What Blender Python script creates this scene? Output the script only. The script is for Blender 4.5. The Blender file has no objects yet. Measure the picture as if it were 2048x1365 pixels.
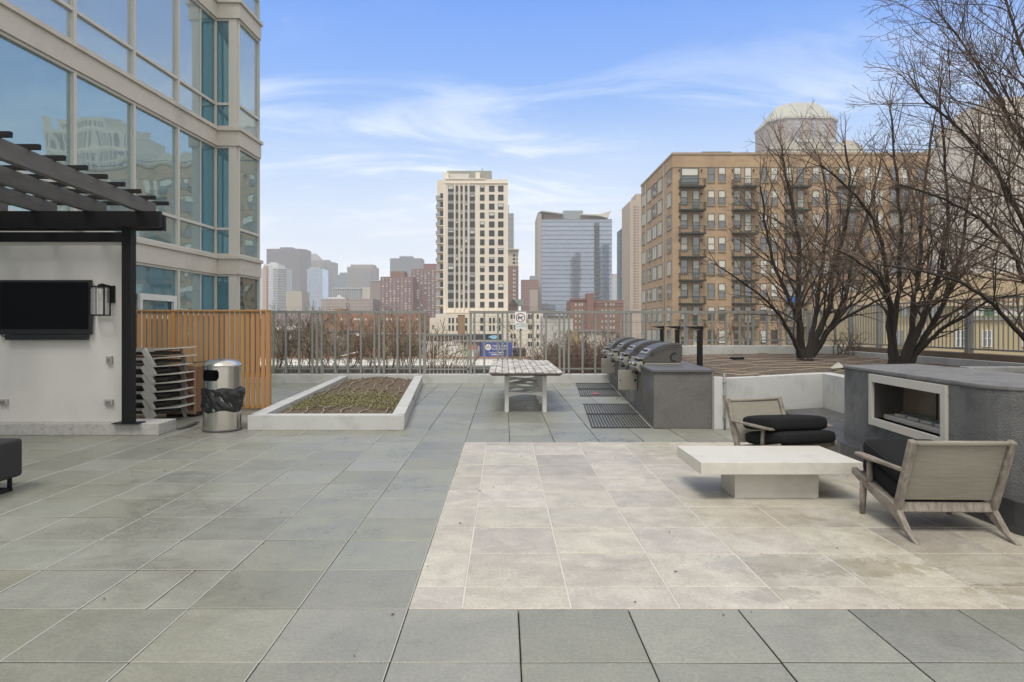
import bpy, bmesh, math, random
from mathutils import Vector, Matrix
R = math.radians
random.seed(7)
SC = bpy.context.scene
COL = SC.collection
# ------------------------------------------------------------------ camera
F, CX, CY, H = 1375.0, 1008.0, 653.0, 1.569      # focal length and vanishing point in photo pixels, eye height
cam = bpy.data.cameras.new('camera'); cam_o = bpy.data.objects.new('camera', cam); COL.objects.link(cam_o)
cam_o.location = (0, 0, H); cam_o.rotation_euler = (R(90), 0, 0)
cam.sensor_width = 36; cam.lens = 36 * F / 2048
cam.shift_x = (1024 - CX) / 2048; cam.shift_y = -(682.5 - CY) / 2048
cam.clip_start = 0.05; cam.clip_end = 8000
SC.camera = cam_o
# ------------------------------------------------------------------ world, sun, exposure
SUN_EL, SUN_AZ = 58, 200                          # high and behind the camera
w = bpy.data.worlds.new('World'); SC.world = w; w.use_nodes = True
def world_nodes():
    nt = w.node_tree; N = nt.nodes; L = nt.links; N.clear()
    def n(t, **k):
        o = N.new(t)
        for a, b in k.items(): setattr(o, a, b)
        return o
    def m(op, a, b=None, c=None, clamp=False):
        o = n('ShaderNodeMath', operation=op, use_clamp=clamp)
        for i, v in enumerate((a, b, c)):
            if v is None: continue
            if isinstance(v, (int, float)): o.inputs[i].default_value = v
            else: L.new(v, o.inputs[i])
        return o.outputs[0]
    def mix(f, a, b):
        o = n('ShaderNodeMix', data_type='RGBA')
        for i, v in ((0, f), (6, a), (7, b)):
            if isinstance(v, (int, float)): o.inputs[i].default_value = v
            elif isinstance(v, tuple): o.inputs[i].default_value = (*v, 1)
            else: L.new(v, o.inputs[i])
        return o.outputs[2]
    def smooth(v, a, b):
        o = n('ShaderNodeMapRange', interpolation_type='SMOOTHSTEP')
        L.new(v, o.inputs[0]); o.inputs[1].default_value = a; o.inputs[2].default_value = b
        return o.outputs[0]
    sky = n('ShaderNodeTexSky', sky_type='NISHITA', sun_disc=False)
    sky.sun_elevation = R(SUN_EL); sky.sun_rotation = R(SUN_AZ); sky.altitude = 200; sky.air_density = 1.0; sky.dust_density = 1.5
    sc = n('ShaderNodeVectorMath', operation='SCALE'); L.new(sky.outputs[0], sc.inputs[0]); sc.inputs['Scale'].default_value = 0.09
    tc = n('ShaderNodeTexCoord'); sep = n('ShaderNodeSeparateXYZ'); L.new(tc.outputs['Generated'], sep.inputs[0])
    x, y, z = sep.outputs
    zc = m('MAXIMUM', z, 0.0)
    rp = n('ShaderNodeValToRGB'); L.new(zc, rp.inputs[0])
    e = rp.color_ramp.elements
    stops = [(0.0, (.68, .72, .78)), (.09, (.60, .67, .77)), (.2, (.31, .46, .70)), (.31, (.145, .315, .68)), (.45, (.052, .205, .65)), (1, (.04, .16, .55))]
    e[0].position, e[0].color = stops[0][0], (*stops[0][1], 1); e[1].position, e[1].color = stops[-1][0], (*stops[-1][1], 1)
    for p, c in stops[1:-1]:
        k = e.new(p); k.color = (*c, 1)
    base = mix(0.9, sc.outputs[0], rp.outputs[0])
    # cirrus: noise on a plane far overhead
    den = m('ADD', zc, 0.13)
    cv = n('ShaderNodeCombineXYZ'); L.new(m('DIVIDE', x, den), cv.inputs[0]); L.new(m('DIVIDE', y, den), cv.inputs[1])
    mp = n('ShaderNodeMapping'); L.new(cv.outputs[0], mp.inputs[0])
    mp.inputs['Rotation'].default_value = (0, 0, R(-28)); mp.inputs['Scale'].default_value = (.8, 1.6, 1); mp.inputs['Location'].default_value = (4.3, 2.1, 0)
    n1 = n('ShaderNodeTexNoise'); L.new(mp.outputs[0], n1.inputs[0]); n1.inputs['Scale'].default_value = 1.25; n1.inputs['Detail'].default_value = 8; n1.inputs['Roughness'].default_value = .64; n1.inputs['Distortion'].default_value = 1.1
    n2 = n('ShaderNodeTexNoise'); L.new(cv.outputs[0], n2.inputs[0]); n2.inputs['Scale'].default_value = .55; n2.inputs['Detail'].default_value = 3
    c1 = smooth(n1.outputs[0], .45, .70)
    c2 = smooth(n2.outputs[0], .34, .60)
    low = smooth(zc, .44, .12)
    left = smooth(x, .35, -.35)
    amt = m('MULTIPLY', m('MULTIPLY', c1, c2), m('ADD', m('MULTIPLY', low, 1.0), m('MULTIPLY', left, .55)), clamp=True)
    col = mix(amt, base, (.72, .76, .80))
    # milky veil low down
    veil = m('MULTIPLY', smooth(zc, .34, .02), m('ADD', .30, m('MULTIPLY', c2, .45)))
    col = mix(veil, col, (.74, .77, .81))
    # closed cloud deck overhead and behind the viewer
    nb = n('ShaderNodeTexNoise'); L.new(cv.outputs[0], nb.inputs[0]); nb.inputs['Scale'].default_value = 1.1; nb.inputs['Detail'].default_value = 5
    back = m('MAXIMUM', smooth(zc, .50, .72), smooth(y, .62, .30))
    deck = mix(nb.outputs[0], (.47, .47, .47), (.86, .84, .80))
    col = mix(back, col, deck)
    bg = n('ShaderNodeBackground'); L.new(col, bg.inputs[0]); bg.inputs[1].default_value = 1.0
    out = n('ShaderNodeOutputWorld'); L.new(bg.outputs[0], out.inputs[0])
world_nodes()
sun = bpy.data.lights.new('sun', 'SUN'); sun.energy = 1.75; sun.angle = R(22); sun.color = (1.0, .95, .87)
sun_o = bpy.data.objects.new('sun', sun); COL.objects.link(sun_o)
_sd = Vector((math.sin(R(SUN_AZ)) * math.cos(R(SUN_EL)), math.cos(R(SUN_AZ)) * math.cos(R(SUN_EL)), math.sin(R(SUN_EL))))
sun_o.rotation_euler = (-_sd).to_track_quat('-Z', 'Y').to_euler()
sun_o.location = (0, -20, 60)
SC.view_settings.view_transform = 'Standard'; SC.view_settings.look = 'None'; SC.view_settings.exposure = 0.66; SC.view_settings.gamma = 1.0
SC.cycles.use_denoising = True; SC.cycles.max_bounces = 7; SC.cycles.diffuse_bounces = 3; SC.cycles.glossy_bounces = 3
SC.cycles.transmission_bounces = 4; SC.cycles.transparent_max_bounces = 8; SC.cycles.volume_bounces = 1
# ------------------------------------------------------------------ helpers
def at(px, Y): return (px - CX) * Y / F                   # photo column -> X at distance Y
def hz(py, Y): return H + (CY - py) * Y / F               # photo row -> height at distance Y
MW = {}                                                     # world matrix of every object made here
def wm(o): return MW.get(o.name, Matrix.Identity(4))
def thing(name, label, cat, loc=(0, 0, 0), rz=0, group=None):
    o = bpy.data.objects.new(name, None); COL.objects.link(o)
    o.empty_display_size = .2; o.location = loc; o.rotation_euler = (0, 0, rz)
    MW[o.name] = Matrix.Translation(loc) @ Matrix.Rotation(rz, 4, 'Z')
    return tag(o, label, cat, group)
def tag(o, label=None, cat=None, group=None, kind=None):
    if label: o['label'] = label
    if cat: o['category'] = cat
    if group: o['group'] = group
    if kind: o['kind'] = kind
    return o
class MB:
    def __init__(s): s.v = []; s.f = []; s.mi = []; s.sm = []; s.col = []; s.ccol = None
    def face(s, idx, mi=0, sm=False):
        s.f.append(tuple(idx)); s.mi.append(mi); s.sm.append(sm); s.col.append(s.ccol)
    def add(s, vs, fs, mi=0, sm=False):
        b = len(s.v); s.v += [tuple(v) for v in vs]
        for f in fs: s.face([b + i for i in f], mi, sm)
        return s
    def white(s): s.col = [(1, 1, 1)] * len(s.f); return s
    def hexa(s, p, mi=0):                                   # 8 corners: bottom ring then top ring, counter-clockwise from above
        return s.add(p, [(3, 2, 1, 0), (4, 5, 6, 7), (0, 1, 5, 4), (1, 2, 6, 5), (2, 3, 7, 6), (3, 0, 4, 7)], mi)
    def box(s, x0, x1, y0, y1, z0, z1, mi=0):
        return s.hexa([(x0, y0, z0), (x1, y0, z0), (x1, y1, z0), (x0, y1, z0), (x0, y0, z1), (x1, y0, z1), (x1, y1, z1), (x0, y1, z1)], mi)
    def prism(s, poly, z0, z1, mi=0):                       # poly counter-clockwise in XY
        n = len(poly)
        vs = [(x, y, z0) for x, y in poly] + [(x, y, z1) for x, y in poly]
        fs = [tuple(range(n - 1, -1, -1)), tuple(range(n, 2 * n))] + [(i, (i + 1) % n, n + (i + 1) % n, n + i) for i in range(n)]
        return s.add(vs, fs, mi)
    def extr(s, poly3, off, mi=0):                          # polygon in space swept by a vector
        n = len(poly3); off = Vector(off)
        vs = [Vector(p) for p in poly3] + [Vector(p) + off for p in poly3]
        fs = [tuple(range(n)), tuple(range(2 * n - 1, n - 1, -1))] + [(i, n + i, n + (i + 1) % n, (i + 1) % n) for i in range(n)]
        return s.add(vs, fs, mi)
    def beam(s, a, b, wd, ht, up=(0, 0, 1), mi=0):
        a = Vector(a); b = Vector(b); d = (b - a).normalized(); up = Vector(up)
        sd = d.cross(up)
        if sd.length < 1e-5: sd = d.cross(Vector((1, 0, 0)))
        sd.normalize(); u = sd.cross(d); sd *= wd / 2; u *= ht / 2
        return s.hexa([a - sd - u, a + sd - u, b + sd - u, b - sd - u, a - sd + u, a + sd + u, b + sd + u, b - sd + u], mi)
    def tube(s, pts, rad, n=6, mi=0, cap=True, sm=True):
        pts = [Vector(p) for p in pts]; k = len(pts)
        if not isinstance(rad, (list, tuple)): rad = [rad] * k
        ref = None; base = len(s.v)
        for i, p in enumerate(pts):
            d = pts[min(i + 1, k - 1)] - pts[max(i - 1, 0)]
            if d.length < 1e-9: d = Vector((0, 0, 1))
            d.normalize()
            if ref is None: ref = Vector((1, 0, 0)) if abs(d.x) < .8 else Vector((0, 1, 0))
            a = (ref - d * ref.dot(d))
            if a.length < 1e-4: a = d.orthogonal()
            a.normalize(); ref = a; b = d.cross(a)
            for j in range(n):
                t = 2 * math.pi * j / n
                s.v.append(tuple(p + (a * math.cos(t) + b * math.sin(t)) * rad[i]))
        for i in range(k - 1):
            for j in range(n):
                q = (j + 1) % n
                s.face((base + i * n + j, base + i * n + q, base + (i + 1) * n + q, base + (i + 1) * n + j), mi, sm)
        if cap:
            s.face([base + j for j in range(n - 1, -1, -1)], mi); s.face([base + (k - 1) * n + j for j in range(n)], mi)
        return s
    def lathe(s, prof, c=(0, 0), n=24, mi=0, sm=True, cap=True):
        base = len(s.v)
        for r, z in prof:
            for j in range(n):
                t = 2 * math.pi * j / n; s.v.append((c[0] + r * math.cos(t), c[1] + r * math.sin(t), z))
        for i in range(len(prof) - 1):
            for j in range(n):
                q = (j + 1) % n; s.face((base + i * n + j, base + i * n + q, base + (i + 1) * n + q, base + (i + 1) * n + j), mi, sm)
        if cap:
            s.face([base + j for j in range(n - 1, -1, -1)], mi); s.face([base + (len(prof) - 1) * n + j for j in range(n)], mi)
        return s
    def pillow(s, c, half, e=.3, nu=20, nv=12, mi=0, tilt=0, rz=0, dome=0.0):
        # a rounded cushion: superellipsoid
        def pw(a, k): return math.copysign(abs(a) ** k, a)
        base = len(s.v); M = Matrix.Translation(c) @ Matrix.Rotation(rz, 4, 'Z') @ Matrix.Rotation(tilt, 4, 'X')
        for i in range(nv + 1):
            v = -math.pi / 2 + math.pi * i / nv
            for j in range(nu):
                u = 2 * math.pi * (j + .5) / nu
                x = pw(math.cos(v), .24) * pw(math.cos(u), e); y = pw(math.cos(v), .24) * pw(math.sin(u), e); z = pw(math.sin(v), .62)
                if z > 0: z += dome * (1 - x * x) * (1 - y * y)
                s.v.append(tuple(M @ Vector((x * half[0], y * half[1], z * half[2]))))
        for i in range(nv):
            for j in range(nu):
                q = (j + 1) % nu; s.face((base + i * nu + j, base + i * nu + q, base + (i + 1) * nu + q, base + (i + 1) * nu + j), mi, True)
        return s
    def build(s, name, mats, parent=None, bevel=0, seg=2, local=False, weld=False):
        me = bpy.data.meshes.new(name)
        if parent is not None and not local:
            inv = wm(parent).inverted(); vs = [tuple(inv @ Vector(v)) for v in s.v]; org = None
        elif parent is None:
            xs = [v[0] for v in s.v]; ys = [v[1] for v in s.v]; zs = [v[2] for v in s.v]
            org = ((min(xs) + max(xs)) / 2, (min(ys) + max(ys)) / 2, min(zs)); vs = [(v[0] - org[0], v[1] - org[1], v[2] - org[2]) for v in s.v]
        else: vs, org = s.v, None
        me.from_pydata(vs, [], s.f)
        if not isinstance(mats, (list, tuple)): mats = [mats]
        for m in mats: me.materials.append(m)
        me.polygons.foreach_set('material_index', s.mi); me.polygons.foreach_set('use_smooth', s.sm)
        if any(c is not None for c in s.col):
            ca = me.color_attributes.new('tint', 'FLOAT_COLOR', 'CORNER'); buf = []
            for p, c in zip(me.polygons, s.col): buf += list((c or (1, 1, 1)) + (1,)) * p.loop_total
            ca.data.foreach_set('color', buf)
        if bevel or weld:
            bm = bmesh.new(); bm.from_mesh(me)
            if weld: bmesh.ops.remove_doubles(bm, verts=bm.verts, dist=1e-5)
            if bevel:
                ed = [e for e in bm.edges if len(e.link_faces) == 2 and e.calc_face_angle(0) > R(28)]
                bmesh.ops.bevel(bm, geom=ed, offset=bevel, segments=seg, profile=.6, affect='EDGES', clamp_overlap=True)
            bm.to_mesh(me); bm.free()
        me.validate(); me.update()
        o = bpy.data.objects.new(name, me); COL.objects.link(o)
        if parent is not None: o.parent = parent; MW[o.name] = wm(parent)
        elif org: o.location = org; MW[o.name] = Matrix.Translation(org)
        return o
def clone(root, loc=None, rz=None, label=None, group=None):
    def cp(o, par):
        c = o.copy(); COL.objects.link(c); c.parent = par
        for ch in kids.get(o.name, ()): cp(ch, c)
        return c
    kids = {}
    for o in COL.objects:
        if o.parent: kids.setdefault(o.parent.name, []).append(o)
    r = cp(root, None)
    if loc is not None: r.location = loc
    if rz is not None: r.rotation_euler = (0, 0, rz)
    MW[r.name] = Matrix.Translation(r.location) @ Matrix.Rotation(r.rotation_euler.z, 4, 'Z')
    if label: r['label'] = label
    if group: r['group'] = group
    return r
# ------------------------------------------------------------------ materials
MT = {}
def mat(name, col, rough=.7, metal=0.0, var=.12, scale=3.0, bump=0.0, bscale=60, col2=None, spec=.5, rvar=0.0, tint=False, ior=None, stretch=None, detail=5, dirt=0.0, dscale=1.2, sheen=0, ddet=6):
    if name in MT: return MT[name]
    m = bpy.data.materials.new(name); m.use_nodes = True; nt = m.node_tree; N = nt.nodes; L = nt.links
    b = N['Principled BSDF']; b.inputs['Roughness'].default_value = rough; b.inputs['Metallic'].default_value = metal
    b.inputs['Specular IOR Level'].default_value = spec
    if ior: b.inputs['IOR'].default_value = ior
    if sheen: b.inputs['Sheen Weight'].default_value = sheen
    tc = N.new('ShaderNodeTexCoord'); src = tc.outputs['Object']
    if stretch:
        mp = N.new('ShaderNodeMapping'); mp.inputs['Scale'].default_value = stretch; L.new(src, mp.inputs[0]); src = mp.outputs[0]
    nz = N.new('ShaderNodeTexNoise'); nz.inputs['Scale'].default_value = scale; nz.inputs['Detail'].default_value = detail; nz.inputs['Roughness'].default_value = .6; L.new(src, nz.inputs[0])
    mx = N.new('ShaderNodeMix'); mx.data_type = 'RGBA'; L.new(nz.outputs[0], mx.inputs[0])
    c2 = col2 or tuple(min(1, c * (1 + var)) for c in col); c1 = tuple(c * (1 - var) for c in col) if not col2 else col
    mx.inputs[6].default_value = (*c1, 1); mx.inputs[7].default_value = (*c2, 1)
    if col2:
        rm = N.new('ShaderNodeMapRange'); rm.inputs[1].default_value = .38; rm.inputs[2].default_value = .62; L.new(nz.outputs[0], rm.inputs[0]); L.new(rm.outputs[0], mx.inputs[0])
    out = mx.outputs[2]
    if dirt:
        nd = N.new('ShaderNodeTexNoise'); nd.inputs['Scale'].default_value = dscale; nd.inputs['Detail'].default_value = ddet; nd.inputs['Roughness'].default_value = .65; L.new(tc.outputs['Object'], nd.inputs[0])
        rd = N.new('ShaderNodeMapRange'); rd.inputs[1].default_value = .50; rd.inputs[2].default_value = .72; rd.inputs[3].default_value = 0; rd.inputs[4].default_value = dirt; L.new(nd.outputs[0], rd.inputs[0])
        md = N.new('ShaderNodeMix'); md.data_type = 'RGBA'; L.new(rd.outputs[0], md.inputs[0]); L.new(out, md.inputs[6]); md.inputs[7].default_value = (*[c * .35 for c in col], 1); out = md.outputs[2]
    if tint:
        at_ = N.new('ShaderNodeAttribute'); at_.attribute_name = 'tint'
        mm = N.new('ShaderNodeMix'); mm.data_type = 'RGBA'; mm.blend_type = 'MULTIPLY'; mm.inputs[0].default_value = 1; L.new(out, mm.inputs[6]); L.new(at_.outputs['Color'], mm.inputs[7]); out = mm.outputs[2]
    L.new(out, b.inputs['Base Color'])
    if rvar:
        nr = N.new('ShaderNodeTexNoise'); nr.inputs['Scale'].default_value = dscale * 1.1; nr.inputs['Detail'].default_value = 4; L.new(tc.outputs['Object'], nr.inputs[0])
        rr = N.new('ShaderNodeMapRange'); rr.inputs[1].default_value = .38; rr.inputs[2].default_value = .62; rr.inputs[3].default_value = max(.05, rough - rvar); rr.inputs[4].default_value = min(1, rough + rvar); L.new(nr.outputs[0], rr.inputs[0]); L.new(rr.outputs[0], b.inputs['Roughness'])
    if bump:
        nb = N.new('ShaderNodeTexNoise'); nb.inputs['Scale'].default_value = bscale; nb.inputs['Detail'].default_value = 4; L.new(src, nb.inputs[0])
        bp = N.new('ShaderNodeBump'); bp.inputs['Strength'].default_value = bump; bp.inputs['Distance'].default_value = .02; L.new(nb.outputs[0], bp.inputs['Height']); L.new(bp.outputs[0], b.inputs['Normal'])
    MT[name] = m; return m
def glassy(name, col, gloss=.45, tintc=(.8, .92, .97), rough=.02, wav=.012, wscale=.8):
    # coated window glass: dark room colour under a strong mirror-like coat, slightly wavy
    if name in MT: return MT[name]
    m = mat(name, col, rough=.5, var=.2, scale=.35); nt = m.node_tree; N = nt.nodes; L = nt.links
    b = N['Principled BSDF']; out = N['Material Output']
    g = N.new('ShaderNodeBsdfGlossy'); g.inputs['Color'].default_value = (*tintc, 1); g.inputs['Roughness'].default_value = rough
    nz = N.new('ShaderNodeTexNoise'); nz.inputs['Scale'].default_value = wscale; nz.inputs['Detail'].default_value = 1; L.new(N['Texture Coordinate'].outputs['Object'], nz.inputs[0])
    bp = N.new('ShaderNodeBump'); bp.inputs['Strength'].default_value = 1; bp.inputs['Distance'].default_value = wav; L.new(nz.outputs[0], bp.inputs['Height']); L.new(bp.outputs[0], g.inputs['Normal'])
    fr = N.new('ShaderNodeLayerWeight'); fr.inputs[0].default_value = .35
    mr = N.new('ShaderNodeMapRange'); mr.inputs[3].default_value = gloss; mr.inputs[4].default_value = min(1, gloss + .45); L.new(fr.outputs['Facing'], mr.inputs[0])
    ms = N.new('ShaderNodeMixShader'); L.new(mr.outputs[0], ms.inputs[0]); L.new(b.outputs[0], ms.inputs[1]); L.new(g.outputs[0], ms.inputs[2]); L.new(ms.outputs[0], out.inputs[0])
    return m
def paver_mat(name, col, rough, kind):
    # stone slab: per-slab tint, grain, mottling, soft damp areas that are darker and shinier, fine relief
    m = bpy.data.materials.new(name); m.use_nodes = True; N = m.node_tree.nodes; L = m.node_tree.links; b = N['Principled BSDF']
    tc = N.new('ShaderNodeTexCoord'); P = N.new('ShaderNodeNewGeometry').outputs['Position']
    ao = N.new('ShaderNodeAttribute'); ao.attribute_name = 'tint'; vs_ = N.new('ShaderNodeVectorMath'); vs_.operation = 'SCALE'; L.new(ao.outputs['Vector'], vs_.inputs[0]); vs_.inputs['Scale'].default_value = 90.0
    va_ = N.new('ShaderNodeVectorMath'); va_.operation = 'ADD'; L.new(P, va_.inputs[0]); L.new(vs_.outputs[0], va_.inputs[1]); PT = va_.outputs[0]
    def noise(sc, det=4, ro=.6, st=None, dist=0, own=False):
        src = PT if own else P
        if st: mp = N.new('ShaderNodeMapping'); mp.inputs['Scale'].default_value = st; mp.inputs['Rotation'].default_value = (0, 0, R(35) if kind == 'grey' else 0); L.new(src, mp.inputs[0]); src = mp.outputs[0]
        n = N.new('ShaderNodeTexNoise'); n.inputs['Scale'].default_value = sc; n.inputs['Detail'].default_value = det; n.inputs['Roughness'].default_value = ro; n.inputs['Distortion'].default_value = dist; L.new(src, n.inputs[0]); return n.outputs[0]
    def rg_(v, a, c, lo=0., hi=1.):
        r = N.new('ShaderNodeMapRange'); r.interpolation_type = 'SMOOTHSTEP'; L.new(v, r.inputs[0]); r.inputs[1].default_value = a; r.inputs[2].default_value = c; r.inputs[3].default_value = lo; r.inputs[4].default_value = hi; return r.outputs[0]
    def mth(op, a, c):
        o = N.new('ShaderNodeMath'); o.operation = op
        for k, v in enumerate((a, c)):
            if isinstance(v, (int, float)): o.inputs[k].default_value = v
            else: L.new(v, o.inputs[k])
        return o.outputs[0]
    def mul(c, f):
        o = N.new('ShaderNodeMix'); o.data_type = 'RGBA'; o.blend_type = 'MULTIPLY'; o.inputs[0].default_value = 1
        for k, v in ((6, c), (7, f)):
            if isinstance(v, tuple): o.inputs[k].default_value = (*v, 1)
            else: L.new(v, o.inputs[k])
        return o.outputs[2]
    def cmix(f, a, c):
        o = N.new('ShaderNodeMix'); o.data_type = 'RGBA'; L.new(f, o.inputs[0])
        for k, v in ((6, a), (7, c)):
            if isinstance(v, tuple): o.inputs[k].default_value = (*v, 1)
            else: L.new(v, o.inputs[k])
        return o.outputs[2]
    at_ = N.new('ShaderNodeAttribute'); at_.attribute_name = 'tint'
    mott = noise(4.2, 9, .74, dist=.5, own=True); grain = noise(48, 4, .8); speck = noise(19, 6, .8, own=True); damp_n = noise(.6, 6, .62, dist=.5); streak = noise(2.0, 7, .7, (.35, 1.6, 1), own=True)
    if kind == 'tan':
        c = cmix(rg_(mott, .34, .68), tuple(k * f for k, f in zip(col, (.84, .82, .78))), tuple(min(1, k * 1.08) for k in col))
        c = cmix(rg_(speck, .60, .74), c, mul(c, (.74, .70, .63)))
        c = cmix(rg_(streak, .56, .74, 0, .7), c, mul(c, (.80, .76, .70)))
        damp = rg_(damp_n, .54, .68)
        # a couple of soaked spots near the lounge chair
        sep = N.new('ShaderNodeSeparateXYZ'); L.new(P, sep.inputs[0]); wet = None
        for cx, cy, rx, ry in ((1.75, 4.52, .55, .26), (2.35, 4.46, .5, .2), (1.62, 4.02, .28, .14), (3.2, 4.1, .5, .12)):
            dx = mth('DIVIDE', mth('SUBTRACT', sep.outputs[0], cx), rx); dy = mth('DIVIDE', mth('SUBTRACT', sep.outputs[1], cy), ry)
            d = mth('SUBTRACT', 1.0, mth('ADD', mth('MULTIPLY', dx, dx), mth('MULTIPLY', dy, dy))); wet = d if wet is None else mth('MAXIMUM', wet, d)
        wet = rg_(mth('ADD', wet, mth('MULTIPLY', mth('SUBTRACT', noise(5.5, 5, .65, dist=1.0), .5), 3.6)), .15, .75)
        c = cmix(mth('MULTIPLY', damp, .55), c, mul(c, (.74, .70, .64))); c = cmix(mth('MULTIPLY', wet, .55), c, mul(c, (.72, .68, .6)))
        ro = mth('SUBTRACT', rg_(mott, .3, .7, rough - .08, rough + .12), mth('MULTIPLY', damp, .12)); ro = mth('MAXIMUM', mth('SUBTRACT', ro, mth('MULTIPLY', wet, .5)), .03)
    else:
        c = cmix(rg_(mott, .30, .70), tuple(k * .93 for k in col), tuple(k * 1.07 for k in col))
        c = cmix(rg_(streak, .54, .76, 0, .55), c, mul(c, (.80, .78, .74)))
        c = cmix(rg_(speck, .64, .76), c, mul(c, (.80, .79, .76)))
        damp = rg_(damp_n, .47, .64); c = cmix(mth('MULTIPLY', damp, .55), c, mul(c, (.76, .75, .72)))
        ro = mth('SUBTRACT', rg_(mott, .3, .7, rough - .06, rough + .14), mth('MULTIPLY', damp, .20))
    L.new(mul(mul(c, at_.outputs['Color']), cmix(rg_(grain, .3, .7), (.85, .85, .84), (1.14, 1.14, 1.14))), b.inputs['Base Color']); L.new(ro, b.inputs['Roughness'])
    h = mth('ADD', mth('MULTIPLY', grain, .5), mth('MULTIPLY', noise(150, 2, .5), .5))
    if kind == 'grey':
        wv = N.new('ShaderNodeTexWave'); wv.inputs['Scale'].default_value = 32; wv.inputs['Distortion'].default_value = .6; mp = N.new('ShaderNodeMapping'); mp.inputs['Rotation'].default_value = (0, 0, R(62)); L.new(P, mp.inputs[0]); L.new(mp.outputs[0], wv.inputs[0]); h = mth('ADD', h, mth('MULTIPLY', wv.outputs[1], .7))
    bp = N.new('ShaderNodeBump'); bp.inputs['Strength'].default_value = .28; bp.inputs['Distance'].default_value = .004; L.new(h, bp.inputs['Height']); L.new(bp.outputs[0], b.inputs['Normal'])
    return m
M_GREY = paver_mat('grey_paver', (.238, .241, .205), .42, 'grey')
M_TAN = paver_mat('tan_stone', (.445, .418, .37), .44, 'tan')
M_JOINT = mat('joint_dark', (.03, .03, .028), rough=.9)
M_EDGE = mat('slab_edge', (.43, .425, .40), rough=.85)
M_GROUT = mat('pale_grout', (.52, .50, .46), rough=.9)
M_EDGED = mat('slab_edge_dark', (.06, .06, .055), rough=.8)  # remaining edges of grey slabs, coloured dark as though unlit
M_CONC = mat('white_concrete', (.46, .465, .455), rough=.75, var=.12, scale=1.8, bump=.16, bscale=35, dirt=.42, dscale=2.2)
M_STUC = mat('white_stucco', (.62, .61, .585), rough=.85, var=.09, scale=1.1, stretch=(1.6, 1.6, .5), bump=.14, bscale=70, dirt=.16, dscale=.9)
M_PITC = mat('pitted_concrete', (.44, .43, .41), rough=.85, var=.14, scale=9, bump=.5, bscale=30, dirt=.5, dscale=14)
M_BLK = mat('black_steel', (.008, .008, .009), rough=.5, var=.2, spec=.25)
M_RAFT = mat('weathered_rafter', (.125, .12, .112), rough=.75, var=.4, scale=2.5, stretch=(6, 1, 6), bump=.2)
M_TVS = mat('tv_glass', (.004, .004, .005), rough=.3, var=0, spec=.08)
M_TVB = mat('tv_plastic', (.012, .012, .013), rough=.35, var=0)
M_ORNG = mat('orange_composite', (.41, .225, .088), rough=.6, tint=True, var=.2, scale=1.6, stretch=(14, 14, .5), bump=.1, bscale=20)
M_SS = mat('stainless', (.60, .58, .53), rough=.24, metal=1, var=.05, scale=2, stretch=(1, 1, 30))
M_SSD = mat('stainless_door', (.52, .50, .44), rough=.38, metal=.9, var=.05, scale=2)
M_BAG = mat('black_plastic', (.012, .012, .014), rough=.22, var=.2, bump=.9, bscale=9)
M_ALU = mat('dull_aluminium', (.45, .43, .40), rough=.5, metal=.3, var=.12, scale=4)
M_ALUD = mat('shaded_mesh_fabric', (.06, .058, .054), rough=.8, var=.2, scale=6)
M_CRATE = mat('old_red_wood', (.21, .105, .055), rough=.8, var=.35, scale=3, stretch=(8, 8, .6), bump=.3, bscale=25)
M_CRATL = mat('crate_frame_wood', (.34, .22, .14), rough=.8, var=.25, scale=5)
M_SOIL = mat('mulch', (.085, .062, .045), rough=1, col2=(.17, .125, .09), scale=30, bump=1.0, bscale=70, detail=8)
M_SOILR = mat('gritty_soil', (.075, .056, .042), rough=1, col2=(.17, .135, .10), scale=22, bump=1.0, bscale=80, detail=8)
M_HOSE = mat('drip_hose', (.30, .24, .19), rough=.85, var=.25)
M_SEDUM = mat('sedum_green', (.12, .115, .04), rough=.9, col2=(.22, .20, .085), scale=8)
M_TBL = mat('weathered_white_wood', (.30, .28, .255), rough=.75, col2=(.60, .575, .535), scale=2.0, stretch=(5, 1.6, 5), dirt=1.0, dscale=3.0, bump=.1)
M_TBLW = mat('table_white_paint', (.55, .545, .52), rough=.6, var=.08, scale=3, dirt=.2, dscale=4)
M_TBLD = mat('table_edge_dark', (.07, .06, .05), rough=.8)
M_GRAN = mat('flamed_granite', (.135, .13, .125), rough=.6, var=.7, scale=60, bump=.8, bscale=85, dirt=.5, dscale=1.6, rvar=.15)
M_GRTOP = mat('granite_top', (.10, .098, .094), rough=.4, var=.3, scale=40, bump=.1, bscale=120)
M_LID = mat('cast_lid', (.085, .081, .076), rough=.45, metal=.35, var=.15, scale=4)
M_LIDS = mat('lid_trim', (.40, .38, .345), rough=.42, metal=.7, var=.08)
M_DARK = mat('dark_void', (.01, .01, .01), rough=.9, var=0)
M_RUB = mat('rubber_mat', (.03, .03, .03), rough=.6, var=.2)
M_PINK = mat('pink_cloth', (.42, .10, .14), rough=.9)
M_TEAK = mat('grey_teak', (.15, .128, .108), rough=.8, col2=(.26, .232, .20), scale=4, stretch=(9, 1.2, 3), bump=.25, bscale=30, dirt=.3, dscale=3)
M_SLING = mat('sling_fabric', (.31, .295, .245), rough=.9, var=.4, scale=5, stretch=(1, 1, 40), bump=.6, bscale=60)
M_CUSH = mat('charcoal_fabric', (.012, .012, .013), rough=.95, var=.35, scale=160, bump=.4, bscale=300, spec=.2)
M_PIPE = mat('cushion_piping', (.006, .006, .007), rough=.9, var=0)
M_OTTO = mat('ottoman_fabric', (.026, .025, .024), rough=.8, var=.2, scale=120, bump=.25, bscale=240)
M_CTAB = mat('pale_cast_stone', (.54, .525, .48), rough=.5, var=.10, scale=2.0, dirt=.3, dscale=2.4, bump=.05)
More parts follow.
